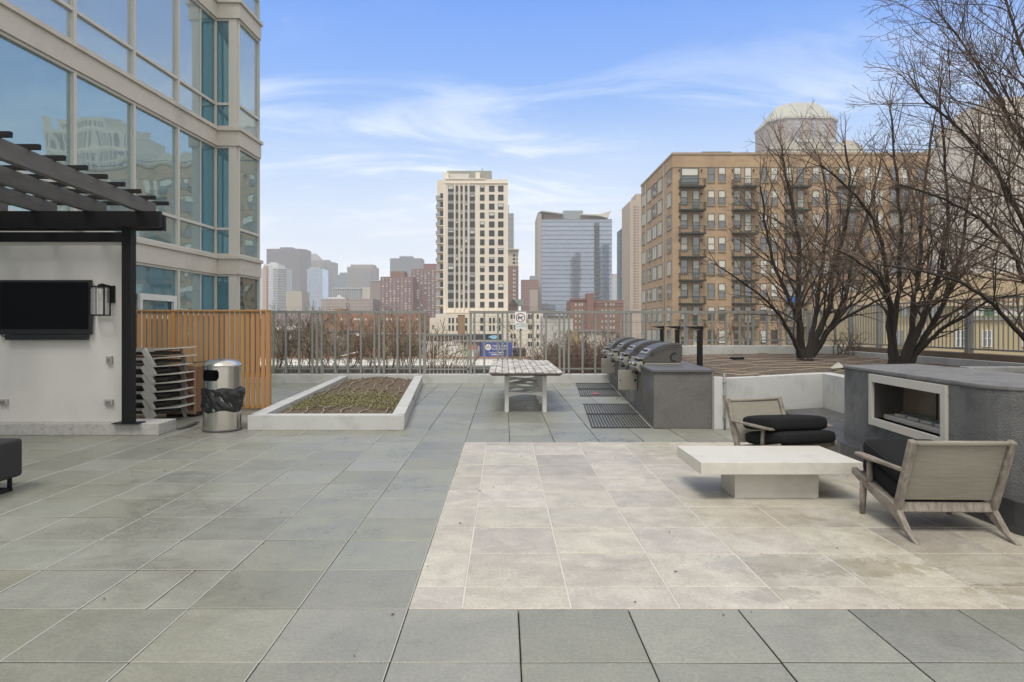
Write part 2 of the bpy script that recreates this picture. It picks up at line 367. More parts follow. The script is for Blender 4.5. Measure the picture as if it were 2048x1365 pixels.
M_FP = mat('fireplace_stucco', (.075, .077, .08), rough=.65, col2=(.165, .168, .17), scale=1.7, bump=.75, bscale=100, dirt=.7, dscale=3.4, rvar=.2)
M_FPTOP = mat('fireplace_cap', (.165, .165, .165), rough=.55, var=.35, scale=9, bump=.5, bscale=90, dirt=.6, dscale=3)
M_FRAME = mat('satin_steel_frame', (.60, .585, .54), rough=.4, metal=.35, var=.03)
M_FBOX = mat('firebox_lining', (.16, .13, .095), rough=.6, var=.35, scale=9)
M_FGL = mat('burner_glass', (.10, .115, .115), rough=.08, var=.1, spec=.8)
M_TRAY = mat('burner_tray', (.34, .33, .31), rough=.45, metal=.2, var=.3, scale=12)
M_HEAR = mat('hearth_stone', (.055, .055, .058), rough=.38, var=.3, scale=8, bump=.25, bscale=50, rvar=.15)
M_GALV = mat('grey_steel_paint', (.235, .24, .225), rough=.5, var=.12, scale=4, dirt=.15)
M_BARK = mat('dark_bark', (.026, .020, .016), rough=.95, var=.6, scale=11, stretch=(3, 3, .7), bump=.9, bscale=35)
M_LIMB = mat('limb_bark', (.062, .045, .034), rough=.95, var=.6, scale=5, bump=.5, bscale=40)
M_TWIG = mat('twig_bark', (.145, .102, .074), rough=.95, var=.5, scale=2.5)
M_BRUSH = mat('brush_twig', (.19, .142, .095), rough=.95, var=.35, scale=.8)
M_BRUSHR = mat('reddish_twig', (.15, .098, .075), rough=.95, var=.35, scale=.8)
M_SIGNW = mat('sign_white', (.72, .76, .76), rough=.45, var=.03)
M_SIGNR = mat('sign_red', (.34, .02, .04), rough=.5, var=0)
M_SIGNB = mat('sign_teal', (.02, .14, .13), rough=.5, var=0)
M_BLUE = mat('billboard_blue', (.035, .085, .34), rough=.5, var=.04)
M_PRINT = mat('billboard_white', (.8, .8, .8), rough=.5, var=0)
def col_mat(name, c, rough=.8, var=.1, scale=.2, dirt=.12, dscale=.15, bump=0, bscale=8, stretch=None):
    return mat(name, c, rough=rough, var=var, scale=scale, dirt=dirt, dscale=dscale, bump=bump, bscale=bscale, stretch=stretch)
# ------------------------------------------------------------------ haze
def haze():
    hb = MB().box(-1000, 1000, -60, 1600, -14, 225)
    m = bpy.data.materials.new('haze_air'); m.use_nodes = True; N = m.node_tree.nodes; N.clear()
    o = N.new('ShaderNodeOutputMaterial'); v = N.new('ShaderNodeVolumePrincipled'); v.inputs['Density'].default_value = .00040
    v.inputs['Color'].default_value = (.90, .93, .97, 1); v.inputs['Anisotropy'].default_value = .2
    m.node_tree.links.new(v.outputs[0], o.inputs['Volume'])
    hz_o = hb.build('haze', m); tag(hz_o, kind='stuff')
# ================================================================== THE DECK
PITCH = .6096
GX0, GY0 = .078, 3.82                                    # a corner of the slab grid
TX0, TX1, TY0, TY1 = -.535, 5.95, 3.82, 9.306            # the tan stone area
def slab(mb, x0, x1, y0, y1, gap, z, tint, tilt=(0, 0), pale_px=True, mtop=0, medge=1, mdark=2):
    g = gap / 2; c = .004; x0 += g; x1 -= g; y0 += g; y1 -= g
    if x1 - x0 < .03 or y1 - y0 < .03: return
    def zz(x, y): return z + tilt[0] * (x - (x0 + x1) / 2) + tilt[1] * (y - (y0 + y1) / 2)
    ring = lambda d, dz: [(x0 + d, y0 + d, zz(x0 + d, y0 + d) + dz), (x1 - d, y0 + d, zz(x1 - d, y0 + d) + dz), (x1 - d, y1 - d, zz(x1 - d, y1 - d) + dz), (x0 + d, y1 - d, zz(x0 + d, y1 - d) + dz)]
    vs = ring(c, 0) + ring(0, -.003) + ring(0, -.035)
    mb.ccol = tint
    b = len(mb.v); mb.v += vs
    mb.face([b, b + 1, b + 2, b + 3], mtop)
    for k in range(4):
        n = (k + 1) % 4
        pale = medge if (k == 1 and pale_px) else mdark        # k=1: the +X edge; on grey slabs its pale colour imitates sky light
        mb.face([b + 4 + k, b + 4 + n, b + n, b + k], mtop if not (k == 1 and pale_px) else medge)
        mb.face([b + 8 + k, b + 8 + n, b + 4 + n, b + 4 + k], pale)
    mb.ccol = None
def paving():
    rg = random.Random(3)
    base = MB().box(-16, 13, -8, 19.0, -.4, -.03)
    tag(base.build('deck_slab', M_JOINT), kind='structure')
    mb = MB()
    for i in range(-26, 12):
        for j in range(-17, 26):
            x0 = GX0 + i * PITCH; y0 = GY0 + j * PITCH; x1 = x0 + PITCH; y1 = y0 + PITCH
            if y1 > 18.98: y1 = 18.98
            if y0 > 18.9: continue
            if x0 > TX0 - .05 and y0 > TY0 - .05 and y1 < TY1 + .05: continue
            if x0 > 6.2 or x0 < -14.5: continue
            k = rg.uniform(.85, 1.08); t = (k * rg.uniform(.985, 1.015), k, k * rg.uniform(.96, 1.05))
            tl = (rg.uniform(-.0035, .0035), rg.uniform(-.003, .003)); z = rg.uniform(-.0018, .0012)
            gp = rg.choice((.006, .007, .009))
            if i == -4 and j == 0:                        # the slab cut in two
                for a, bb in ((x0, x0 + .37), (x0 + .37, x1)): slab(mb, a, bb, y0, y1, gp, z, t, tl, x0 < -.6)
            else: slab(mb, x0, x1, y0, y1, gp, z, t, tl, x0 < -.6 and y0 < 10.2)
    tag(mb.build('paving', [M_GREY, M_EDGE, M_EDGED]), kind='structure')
    mb = MB()
    xs = [TX0, -.234]; ys = [TY0, 4.14]
    while xs[-1] + PITCH < TX1: xs.append(xs[-1] + PITCH)
    xs.append(TX1)
    while ys[-1] + PITCH < TY1 - .1: ys.append(ys[-1] + PITCH)
    ys.append(TY1)
    for i in range(len(xs) - 1):
        for j in range(len(ys) - 1):
            k = rg.uniform(.89, 1.06) - .02 * max(0, i - 3); t = (k, k * rg.uniform(.985, 1.01), k * rg.uniform(.96, 1.01))
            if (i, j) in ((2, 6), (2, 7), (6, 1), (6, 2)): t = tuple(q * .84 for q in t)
            slab(mb, xs[i], xs[i + 1], ys[j], ys[j + 1], rg.choice((.008, .009, .011)), rg.uniform(-.0012, .0016), t, (rg.uniform(-.0015, .0015), rg.uniform(-.0015, .0015)), True)
    tag(mb.build('stone_paving', [M_TAN, M_EDGE, M_EDGE]), kind='structure')
    tag(MB().box(TX0 + .01, TX1, TY0 + .012, TY1 - .01, -.029, -.005).build('stone_joint_surface', M_GROUT), kind='structure')
    # crumbs of leaf and grit
    mb = MB()
    for q in range(46):
        x = rg.uniform(-4, 4.2); y = rg.uniform(3.2, 9); s_ = rg.uniform(.006, .016); a = rg.uniform(0, 3.1)
        d = Vector((math.cos(a), math.sin(a))) * s_; e = Vector((-d.y, d.x)) * rg.uniform(.3, .6)
        mb.add([(x - d.x, y - d.y, .004), (x + e.x, y + e.y, .009), (x + d.x, y + d.y, .005), (x - e.x, y - e.y, .006), (x, y, .012)], [(0, 3, 4), (3, 2, 4), (2, 1, 4), (1, 0, 4), (0, 1, 2, 3)])
    tag(mb.build('leaf_litter', M_SOIL), 'tiny dark leaf crumbs scattered over the slabs', 'debris', kind='stuff')
paving()
# ------------------------------------------------------------------ low planter and its soil
PL = [(-3.87, 10.37), (-1.508, 10.37), (-2.22, 18.72), (-4.46, 18.72)]    # outer corners
def lerp2(a, b, t): return (a[0] + (b[0] - a[0]) * t, a[1] + (b[1] - a[1]) * t)
def hose(name, pts, r, label, grp):
    return tag(MB().tube(pts, r, 5).build(name, M_HOSE), label, 'drip hose', grp)
def planter():
    t = thing('concrete_planter', 'long low white concrete planter with sedum and drip hoses beside the fence', 'planter', (-3.0, 14.5, 0))
    a, b, c, d = PL; wv = .21; zt = .228
    ai, bi, ci, di = (a[0] + wv, a[1] + .2), (b[0] - wv, b[1] + .2), (c[0] - wv, c[1]), (d[0] + wv, d[1])
    MB().prism([a, b, bi, ai], 0, zt).build('rim', M_CONC, t, bevel=.008)
    MB().prism([bi, lerp2(b, b, 0), c, ci][:0] or [(b[0], b[1] + .2), c, ci, bi][:0] or [bi, (b[0] - .017, b[1] + .2), c, ci], 0, zt - .002).build('rim', M_CONC, t, bevel=.008)
    MB().prism([(a[0] - .014, a[1] + .2), ai, di, d], 0, zt - .002).build('rim', M_CONC, t, bevel=.008)
    rg = random.Random(5)
    # soil, gently humped
    mb = MB(); nx, ny = 26, 60
    for j in range(ny + 1):
        for i in range(nx + 1):
            u, v = i / nx, j / ny
            p = lerp2(lerp2(ai, bi, u), lerp2(di, ci, u), v)
            hump = .05 * math.sin(math.pi * u) + .02 * math.sin(9 * u + 13 * v) * math.sin(17 * v)
            mb.v.append((p[0], p[1], .125 + hump + rg.uniform(-.012, .012)))
    for j in range(ny):
        for i in range(nx):
            q = j * (nx + 1) + i; mb.face((q, q + 1, q + nx + 2, q + nx + 1), 0, True)
    tag(mb.build('soil', M_SOIL), 'dark mulch filling the low white planter', 'soil', kind='stuff')
    # sedum: many small leaf-sized faces in a band across the middle
    mb = MB()
    for q in range(15000):
        u = rg.random(); v = min(.98, max(.0, rg.gauss(.27, .13))) if rg.random() < .86 else rg.random()
        if v < .13 and rg.random() < .85: continue
        p = lerp2(lerp2(ai, bi, u), lerp2(di, ci, u), v)
        z = .13 + .05 * math.sin(math.pi * u) + abs(rg.gauss(0, .03)); s_ = rg.uniform(.008, .024)
        a_ = rg.uniform(0, 6.3); d1 = Vector((math.cos(a_), math.sin(a_), rg.uniform(-.3, .9))) * s_; d2 = Vector((-math.sin(a_), math.cos(a_), rg.uniform(-.3, .6))) * s_ * .5
        P = Vector((p[0], p[1], z)); mb.add([P - d1 * .4, P + d2, P + d1, P - d2], [(0, 1, 2, 3)])
    tag(mb.build('ground_cover', M_SEDUM), 'low olive green sedum spreading across the planter soil', 'ground cover', kind='stuff')
    names = ['beside the left rim', 'second from the left rim', 'left of the middle', 'right of the middle', 'second from the right rim', 'beside the right rim']
    for k in range(6):
        u = .08 + k * .165; pts = []
        for s in range(34):
            v = s / 33 * .97 + .01; uu = u + .022 * math.sin(s * .9 + k) + .012 * math.sin(s * 2.1 + 2 * k)
            p = lerp2(lerp2(ai, bi, uu), lerp2(di, ci, uu), v)
            dip = -.03 if .17 < v < .33 else 0
            pts.append((p[0], p[1], .155 + .05 * math.sin(math.pi * uu) + dip + .008 * math.sin(s * 1.7 + k)))
        hose('drip_hose', pts, .011, 'tan drip hose in the low planter, %s' % names[k], 'drip hoses in the low planter')
    MB().box(-1.83, -1.76, 13.4, 13.5, .13, .20).build('outlet_box', M_GALV, t)
planter()
# ------------------------------------------------------------------ parapets along the deck edge
def parapets():
    t = thing('parapet', 'low white concrete parapet under the grey metal fence', 'parapet', (-1, 19.1, 0))
    MB().box(-9.0, 2.93, 18.93, 19.42, -.4, .236).build('curb', M_CONC, t, bevel=.012)
    MB().box(.42, .62, 18.905, 18.93, .03, .05).build('drain', M_GALV, t)
parapets()
FY = 19.12
def bar(mb, px, z0, z1, wd=.055, dp=.05, y=FY): x = at(px, y); mb.box(x - wd / 2, x + wd / 2, y - dp / 2, y + dp / 2, z0, z1)
def fence_tall(pxs, x0, x1, zb, label, zt=1.985, posts=()):
    t = thing('metal_fence', label, 'fence', (at((x0 + x1) / 2, FY), FY, zb))
    for p in pxs:
        mb = MB(); bar(mb, p, zb, zt - .06 if p not in posts else zt, .058 if p in posts else .052, .05); mb.build('post', M_GALV, t)
    mb = MB(); mb.box(at(x0, FY), at(x1, FY), FY - .035, FY + .035, zt - .06, zt + .012); mb.build('top_rail', M_GALV, t)
    mb = MB(); mb.box(at(x0, FY), at(x1, FY), FY + .03, FY + .05, zb + .13, zb + .165); mb.build('bottom_rail', M_GALV, t)
    mb = MB(); mb.tube([(at(x0, FY), FY + .045, 1.68), (at(x1, FY), FY + .045, 1.68)], .007, 5).build('cable', M_GALV, t)
    mb = MB(); yw = FY + .12; X0, X1 = at(x0, yw), at(x1, yw); n = int((X1 - X0) / .13)
    for i in range(n + 1): mb.tube([(X0 + (X1 - X0) * i / n, yw, zb + .05), (X0 + (X1 - X0) * i / n, yw, 2.13)], .0028, 3, cap=False)
    k = 0; z = zb + .05
    while z < 2.14:
        mb.tube([(X0, yw - .005, z), (X1, yw - .005, z)], .0028, 3, cap=False); z += .13
    mb.build('wire_mesh', M_GALV, t)
    return t
fence_tall([547, 572, 598.5, 625, 634, 643.6, 670.6, 696.3, 722, 749, 758.5, 768, 795, 820, 840, 850], 536, 852, .236, 'tall grey steel bar fence section between the orange screen and the low gate', posts=(850, 634, 758.5))
rb = [941.6, 949, 968.6, 996, 1005, 1014.7, 1041, 1066, 1092, 1119, 1128, 1137.5, 1165, 1190.6, 1216, 1242, 1252.7, 1262]
fence_tall(rb, 939, 1264, .236, 'tall grey steel bar fence section behind the weathered tables', posts=(941.6, 1005, 1128, 1252.7))
fence_tall([1288 + 27.3 * i for i in range(15)] + [1373, 1496, 1619], 1264, 1698, 1.03, 'grey steel bar fence on the raised planter wall in front of the brick building', posts=(1373, 1496, 1619))
def low_gate():
    t = thing('low_railing', 'low pale picket railing between the two tall fence sections', 'railing', (at(896, FY), FY, .236))
    zt = hz(670, FY)
    for p in (847.5, 936): mb = MB(); bar(mb, p, .236, zt, .04, .04); mb.build('post', M_GALV, t)
    for z, nm in ((zt, 'top_rail'), (hz(739, FY), 'bottom_rail')):
        MB().box(at(847, FY), at(938, FY), FY - .02, FY + .02, z - .02, z + .02).build(nm, M_GALV, t)
    mb = MB()
    for i in range(12): bar(mb, 852 + i * 7.5, .26, zt - .02, .016, .016)
    mb.build('picket_panel', mat('pale_picket', (.42, .40, .35), rough=.6), t)
low_gate()
def text(body, size, loc, rot, m, parent, ext=.002, align='CENTER'):
    c = bpy.data.curves.new('lettering', 'FONT'); c.body = body; c.size = size; c.extrude = ext; c.align_x = align; c.align_y = 'CENTER'
    c.materials.append(m); o = bpy.data.objects.new('lettering', c); COL.objects.link(o)
    o.parent = parent; o.matrix_parent_inverse = Matrix.Identity(4)
    bpy.context.view_layer.update(); me = bpy.data.meshes.new_from_object(o.evaluated_get(bpy.context.evaluated_depsgraph_get())); bpy.data.objects.remove(o)
    me.transform(wm(parent).inverted() @ Matrix.Translation(loc) @ rot); o = bpy.data.objects.new('lettering', me); COL.objects.link(o); o.parent = parent; return o
RFRONT = Matrix.Rotation(R(90), 4, 'X')
def pet_sign():
    y = FY - .06; s = y / F; cx, cz = at(1041, y), hz(641, y)
    t = thing('notice_sign', 'white no pets allowed notice with red crossed circle on the fence', 'sign', (cx, y, cz))
    MB().box(cx - .155, cx + .155, y - .004, y + .004, cz - .235, cz + .235).build('plate', M_SIGNW, t, bevel=.002)
    mb = MB(); n = 36; r0, r1 = .105, .127; zc = cz + .07; yy = y - .006
    for k in range(n):
        a0, a1 = 2 * math.pi * k / n, 2 * math.pi * (k + 1) / n
        q = [(cx + r * math.cos(a), yy, zc + r * math.sin(a)) for r, a in ((r0, a0), (r1, a0), (r1, a1), (r0, a1))]
        mb.extr(q, (0, .003, 0))
    mb.beam((cx - .085, yy + .0005, zc + .085), (cx + .085, yy + .0005, zc - .085), .016, .004, up=(0, 1, 0))
    mb.build('prohibition_ring', M_SIGNR, t)
    dog = [(-.075, -.02), (-.07, .015), (-.085, .04), (-.075, .045), (-.055, .022), (.02, .022), (.035, .05), (.05, .04), (.075, .03), (.075, .018), (.05, .012), (.038, -.015), (.05, -.06), (.035, -.06), (.02, -.022), (-.035, -.02), (-.05, -.04), (-.045, -.06), (-.06, -.06), (-.07, -.035)]
    MB().extr([(cx + a, y - .0055, zc + b) for a, b in dog], (0, .003, 0)).build('dog_symbol', M_SIGNB, t)
    text('NO PETS', .066, (cx, y - .005, cz - .11), RFRONT, M_SIGNB, t); text('ALLOWED', .066, (cx, y - .005, cz - .17), RFRONT, M_SIGNB, t)
pet_sign()
# ------------------------------------------------------------------ TV wall and pergola
WY = 10.03
def tv_wall():
    t = thing('freestanding_wall', 'white stucco wall carrying the television under the pergola', 'wall', (-7.6, WY, 0))
    MB().box(-10.4, -4.965, 9.88, 10.42, 0, .17).build('base_curb', M_PITC, t, bevel=.01)
    MB().box(-10.3, at(251, WY), WY, 10.3, .17, 2.80).build('wall_body', M_STUC, t, bevel=.006)
    MB().box(-10.32, at(251, WY), WY - .03, 10.33, 2.80, 2.94).build('coping', M_BLK, t, bevel=.006)
    s = WY / F; y = WY
    X = lambda p: at(p, y); Z = lambda q: hz(q, y)
    t = thing('television', 'wide flat black television switched off on the white wall', 'television', (X(95), y, Z(669)))
    MB().box(X(2), X(188.5), y - .075, y - .03, Z(669), Z(561)).build('casing', M_TVB, t, bevel=.012)
    MB().box(X(8), X(183), y - .0775, y - .074, Z(659), Z(566)).build('screen', M_TVS, t)
    MB().box(X(60), X(130), y - .05, y - .001, Z(640), Z(590)).build('wall_bracket', M_BLK, t)
    MB().box(X(18), X(180), y - .09, y - .012, Z(680), Z(669.6)).build('soundbar', M_TVB, None, bevel=.008)
    tag(COL.objects['soundbar'], 'slim black soundbar mounted directly under the television', 'soundbar')
    # lantern
    t = thing('wall_lantern', 'black box lantern with clear glass on the white wall', 'lantern', (X(213), y, Z(632)))
    x0, x1, z0, z1, y0, y1 = X(196), X(224), Z(631), Z(575), y - .20, y - .05
    mb = MB(); r = .009
    for xx in (x0, x1):
        for yy in (y0, y1): mb.box(xx - r, xx + r, yy - r, yy + r, z0, z1)
    for zz in (z0, z1):
        for yy in (y0, y1): mb.box(x0 - r, x1 + r, yy - r, yy + r, zz - r, zz + r)
        for xx in (x0, x1): mb.box(xx - r, xx + r, y0 + r, y1 - r, zz - r + .001, zz + r - .001)
    mb.build('cage', M_BLK, t)
    MB().box(X(217), X(231), y - .03, y, Z(606), Z(572)).build('back_plate', M_BLK, t)
    mb = MB(); mb.beam((X(222), y - .03, Z(574)), (X(211), y - .12, Z(570)), .03, .03); mb.box(X(207), X(216), y - .145, y - .09, Z(578), Z(570)); mb.build('arm', M_BLK, t)
    MB().tube([(X(211), y - .12, Z(578)), (X(211), y - .12, Z(602))], .02, 10).build('bulb_tube', mat('frosted_tube', (.6, .58, .52), rough=.3), t)
    gm = bpy.data.materials.new('lantern_glass'); gm.use_nodes = True; b = gm.node_tree.nodes['Principled BSDF']; b.inputs['Base Color'].default_value = (.9, .92, .92, 1); b.inputs['Alpha'].default_value = .12; b.inputs['Roughness'].default_value = .02
    MB().box(x0 + .011, x1 - .011, y0 + .003, y0 + .006, z0 + .01, z1 - .01).box(x1 - .004, x1 - .001, y0 + .011, y1 - .011, z0 + .01, z1 - .01).build('glass_pane', gm, t)
    for px, py, lab, ver in ((220.5, 720, 'small grey outlet box below the lantern', True), (219.5, 804.5, 'small grey outlet box low on the white wall near the black post', False), (9.5, 804, 'small grey outlet box low on the white wall beneath the television', False)):
        hw, hh = (.042, .058) if ver else (.062, .042)
        t = thing('outlet_box', lab, 'outlet', (X(px), y, Z(py) - hh), group='outlet boxes on the white wall')
        MB().box(X(px) - hw, X(px) + hw, y - .045, y, Z(py) - hh, Z(py) + hh).build('housing', M_ALU, t, bevel=.012)
        MB().box(X(px) - hw * .55, X(px) + hw * .55, y - .055, y - .044, Z(py) - hh * .5, Z(py) + hh * .5).build('cover', mat('outlet_cover', (.2, .2, .19), rough=.4), t, bevel=.006)
    cord = [(X(1), y - .02, Z(650)), (X(-3), y - .02, Z(662)), (X(6), y - .02, Z(672)), (X(18), y - .03, Z(676))]
    tag(MB().tube(cord, .006, 6).build('power_cord', M_BLK), 'thin black cable looping out beneath the television', 'cable')
tv_wall()
def pergola():
    t = thing('pergola', 'black pergola of beams, rafters and slats over the white wall', 'pergola', (-7.6, 9.9, 0))
    px = -5.41
    MB().box(px - .065, px + .065, 9.84, 9.99, .17, 2.99).build('post', M_BLK, t, bevel=.004)
    MB().box(px - .19, px + .19, 9.80, 10.03, .171, .183).build('base_plate', M_BLK, t)
    MB().box(-11.5, at(322, 9.70), 9.66, 9.74, 2.965, 3.19).build('beam', M_BLK, t, bevel=.004)
    MB().box(-11.5, at(330, 10.04), 10.0, 10.08, 2.965, 3.19).build('beam', M_BLK, t, bevel=.004)
    k = -.09
    for i in range(9):
        xr = -5.15 - i * .73
        a = Vector((xr - .045 - .10 * k, 10.16, 3.285)); b = Vector((xr - .045 + (10.06 - 4.2) * -k, 4.2, 3.285))
        MB().beam(a, b, .09, .19).build('rafter', M_RAFT, t, bevel=.004)
    for i in range(14):
        Y = 10.29 - i * .462
        if Y < 4.4: break
        xe = -4.76 - (Y - 7.02) * .08
        MB().box(xe - 7.2, xe, Y - .022, Y + .022, 3.381, 3.435).build('slat', M_BLK, t)
pergola()
# ------------------------------------------------------------------ orange screen
def screen():
    y = 12.78; X = lambda p: at(p, y); zt = hz(620, y)
    t = thing('wood_screen', 'orange brown slatted privacy screen beside the trash can', 'screen', (X(405), y, 0))
    for p in (536, 347, 158): MB().box(X(p) - .035, X(p) + .035, y - .02, y + .09, .0, zt - .03).white().build('post', M_ORNG, t)
    MB().box(X(150), X(539.5), y - .03, y + .1, zt - .03, zt).white().build('top_rail', M_ORNG, t)
    mb = MB(); p = 160.0; rg = random.Random(2)
    while p < 529:
        k = rg.uniform(.84, 1.1); mb.ccol = (k, k * rg.uniform(.96, 1.03), k * rg.uniform(.9, 1.1)); mb.box(X(p), X(p) + .070, y, y + .022, .045, zt - .031); p += 10.35
    mb.build('slat_panel', M_ORNG, t)
    for zz in (.02, .62): MB().box(X(152), X(536) - .036, y + .024, y + .075, zz, zz + .07).white().build('rail', M_ORNG, t)
screen()
# ------------------------------------------------------------------ trash can
def trash_can():
    cx, cy = -4.26, 10.40; r = .272
    t = thing('trash_can', 'round stainless steel trash can with domed lid and black liner', 'trash can', (cx, cy, 0))
    mb = MB(); n = 120; zs = [.035 + i * .0125 for i in range(76)]   # to about .97
    b = len(mb.v)
    for z in zs:
        for j in range(n):
            a = 2 * math.pi * j / n; mb.v.append((cx + r * math.cos(a), cy + r * math.sin(a), z))
    def hole(j, z):
        a = 360 * (j + .5) / n
        for c0 in (248, 68):                                  # facing the viewer's left, and straight through the far side
            da = (a - c0 + 180) % 360 - 180; u = abs(R(da) * r); v = abs(z - .845)
            if u < .155 and v < .082 and not (u > .115 and v > .042 and (u - .115) ** 2 + (v - .042) ** 2 > .04 ** 2): return True
        return False
    for i in range(len(zs) - 1):
        for j in range(n):
            if hole(j, (zs[i] + zs[i + 1]) / 2): continue
            q = (j + 1) % n; mb.face((b + i * n + j, b + i * n + q, b + (i + 1) * n + q, b + (i + 1) * n + j), 0, True)
    mb.build('body', M_SS, t)
    mb = MB(); mb.lathe([(r - .012, .05), (r - .012, .968)], (cx, cy), 120, cap=False); 
    fs = [(f, i) for i, f in enumerate(mb.f)]
    mb2 = MB(); b = 0
    zs2 = [.6 + i * .0125 for i in range(30)]
    for z in zs2:
        for j in range(n): a = 2 * math.pi * j / n; mb2.v.append((cx + (r - .010) * math.cos(a), cy + (r - .010) * math.sin(a), z))
    for i in range(len(zs2) - 1):
        for j in range(n):
            if hole(j, (zs2[i] + zs2[i + 1]) / 2): continue
            q = (j + 1) % n; mb2.face((i * n + q, i * n + j, (i + 1) * n + j, (i + 1) * n + q), 0, True)
    mb2.build('inner_liner', M_BLK, t)
    MB().lathe([(r + .006, .965), (r + .010, .975), (r + .004, 1.0), (.2, 1.05), (.1, 1.075), (.002, 1.082)], (cx, cy), 48).build('dome_lid', M_SS, t)
    MB().lathe([(r - .01, 0), (r + .012, .004), (r + .012, .03), (r, .036)], (cx, cy), 48).build('base_ring', mat('base_rubber', (.08, .08, .08), rough=.5), t)
    # liner: a crumpled plastic skirt hanging outside
    rg = random.Random(9); mb = MB(); n = 72; m = 14
    for i in range(m + 1):
        z = .30 + .345 * i / m
        for j in range(n):
            a = 2 * math.pi * j / n
            rr = r + .014 + .012 * math.sin(7 * a + 5 * z * 8) * math.sin(3 * a + 11 * z) + .010 * math.sin(19 * a + 31 * z) + rg.uniform(-.003, .003)
            if i in (0, m): rr = r + .006
            bulge = .055 * max(0, math.cos(a - R(-5))) ** 6 * math.exp(-((z - .56) / .09) ** 2)
            zz = z + (.02 * math.sin(4 * a) if i in (0, 1) else 0) + (.012 * math.sin(5 * a + 1) if i == m else 0)
            mb.v.append((cx + (rr + bulge) * math.cos(a), cy + (rr + bulge) * math.sin(a), zz))
    for i in range(m):
        for j in range(n): q = (j + 1) % n; mb.face((i * n + j, i * n + q, (i + 1) * n + q, (i + 1) * n + j), 0, True)
    tag(mb.build('trash_bag', M_BAG), 'crumpled black plastic bag folded around the trash can', 'trash bag')
trash_can()
# ------------------------------------------------------------------ stacked loungers, crate, plank
M_LEG = mat('pale_leg_plate', (.60, .58, .53), rough=.55, var=.1, scale=5)
def loungers():
    Y = 11.35; pos = ['topmost', 'second from the top', 'third from the top', 'fourth from the top', 'fifth from the top', 'sixth from the top', 'second from the bottom', 'bottom']
    root = None
    for i in range(8):
        z = 1.20 - i * .139
        if root is None:
            t = thing('stacking_lounger', 'dull aluminium sun lounger, %s of the stack beside the black post' % pos[0], 'sun lounger', (-5.75, Y, z), group='sun loungers in the stack')
            o = Vector((-5.75, Y, z))
            def bx(name, m, x0, x1, y0, y1, z0, z1, bv=.003): MB().box(o.x + x0, o.x + x1, o.y + y0, o.y + y1, o.z + z0, o.z + z1).build(name, m, t, bevel=bv)
            bx('side_rail', M_ALU, -.75, -.02, -.03, .015, -.055, -.01)
            bx('side_rail', M_ALU, -.75, -.02, .62, .66, -.055, -.01)
            bx('deck_sling', M_ALUD, -.75, .10, .02, .615, -.03, -.018)
            bx('dark_infill', M_ALUD, -.75, .14, .05, .6, -.112, -.062)  # dark block added for shade between trays; stands for folded sling and frame
            # folded wing: thin tray with upturned lip
            MB().hexa([o + Vector(v) for v in ((-.02, -.05, -.03), (.40, -.05, .0), (.40, .6, .0), (-.02, .6, -.03), (-.02, -.05, -.012), (.40, -.05, .022), (.40, .6, .022), (-.02, .6, -.006))]).build('foot_wing', M_LEG, t, bevel=.002)
            # slanted plate legs
            MB().extr([o + Vector(v) for v in ((-.215, -.06, -.03), (-.145, -.06, .012), (.022, -.06, -.275), (-.045, -.06, -.33))][::-1], (0, .05, 0)).build('leg', M_LEG, t, bevel=.003)
            MB().extr([o + Vector(v) for v in ((.155, .5, -.02), (.19, .5, -.01), (.285, .5, -.28), (.235, .5, -.30))][::-1], (0, .05, 0)).build('leg', M_ALU, t, bevel=.003)
            root = t
        else: clone(root, (-5.75 + .012 * math.sin(i * 2.2), Y, z), 0, 'dull aluminium sun lounger, %s of the stack beside the black post' % pos[i])
    y = 11.9; X = lambda p: at(p, y)
    t = thing('storage_crate', 'weathered reddish wooden slatted crate between loungers and trash can', 'crate', (X(372), y, 0))
    x0, x1 = X(330), X(392.5)
    mb = MB(); n = 8; z0, z1 = .08, .86
    for k in range(n): mb.box(x0 + .03 + (x1 - x0 - .06) * k / n, x0 + .03 + (x1 - x0 - .06) * (k + .93) / n, y, y + .018, z0, z1)
    mb.box(x1 - .02, x1 - .002, y + .02, y + .5, z0, z1); mb.build('slat_panel', M_CRATE, t)
    mb = MB()
    for z in (z0, .47, z1 - .01): mb.box(x0, x1, y - .02, y - .001, z - .03, z + .03)
    for x in (x0, x1 - .04): mb.box(x, x + .04, y - .021, y - .0015, z0 + .031, z1 - .041)
    mb.build('frame', M_CRATL, t, bevel=.003)
    MB().hexa([(X(330), y - .06, .885), (X(400), y - .06, .94), (X(400), y + .5, .94), (X(330), y + .5, .885), (X(330), y - .06, .90), (X(400), y - .06, .96), (X(400), y + .5, .96), (X(330), y + .5, .90)]).build('lid', mat('dark_lid', (.09, .085, .08), rough=.6), t, bevel=.003)
    MB().box(x0 + .02, x1 - .02, y + .02, y + .48, 0, .079).build('skid', M_DARK, t)
    tag(MB().beam((at(358, 10.4), 10.42, .012), (at(392, 11.0), 11.05, .03), .07, .02).build('loose_plank', mat('dark_plank', (.07, .065, .06), rough=.7), bevel=.002), 'short dark plank lying on the slabs beside the trash can', 'plank')
loungers()
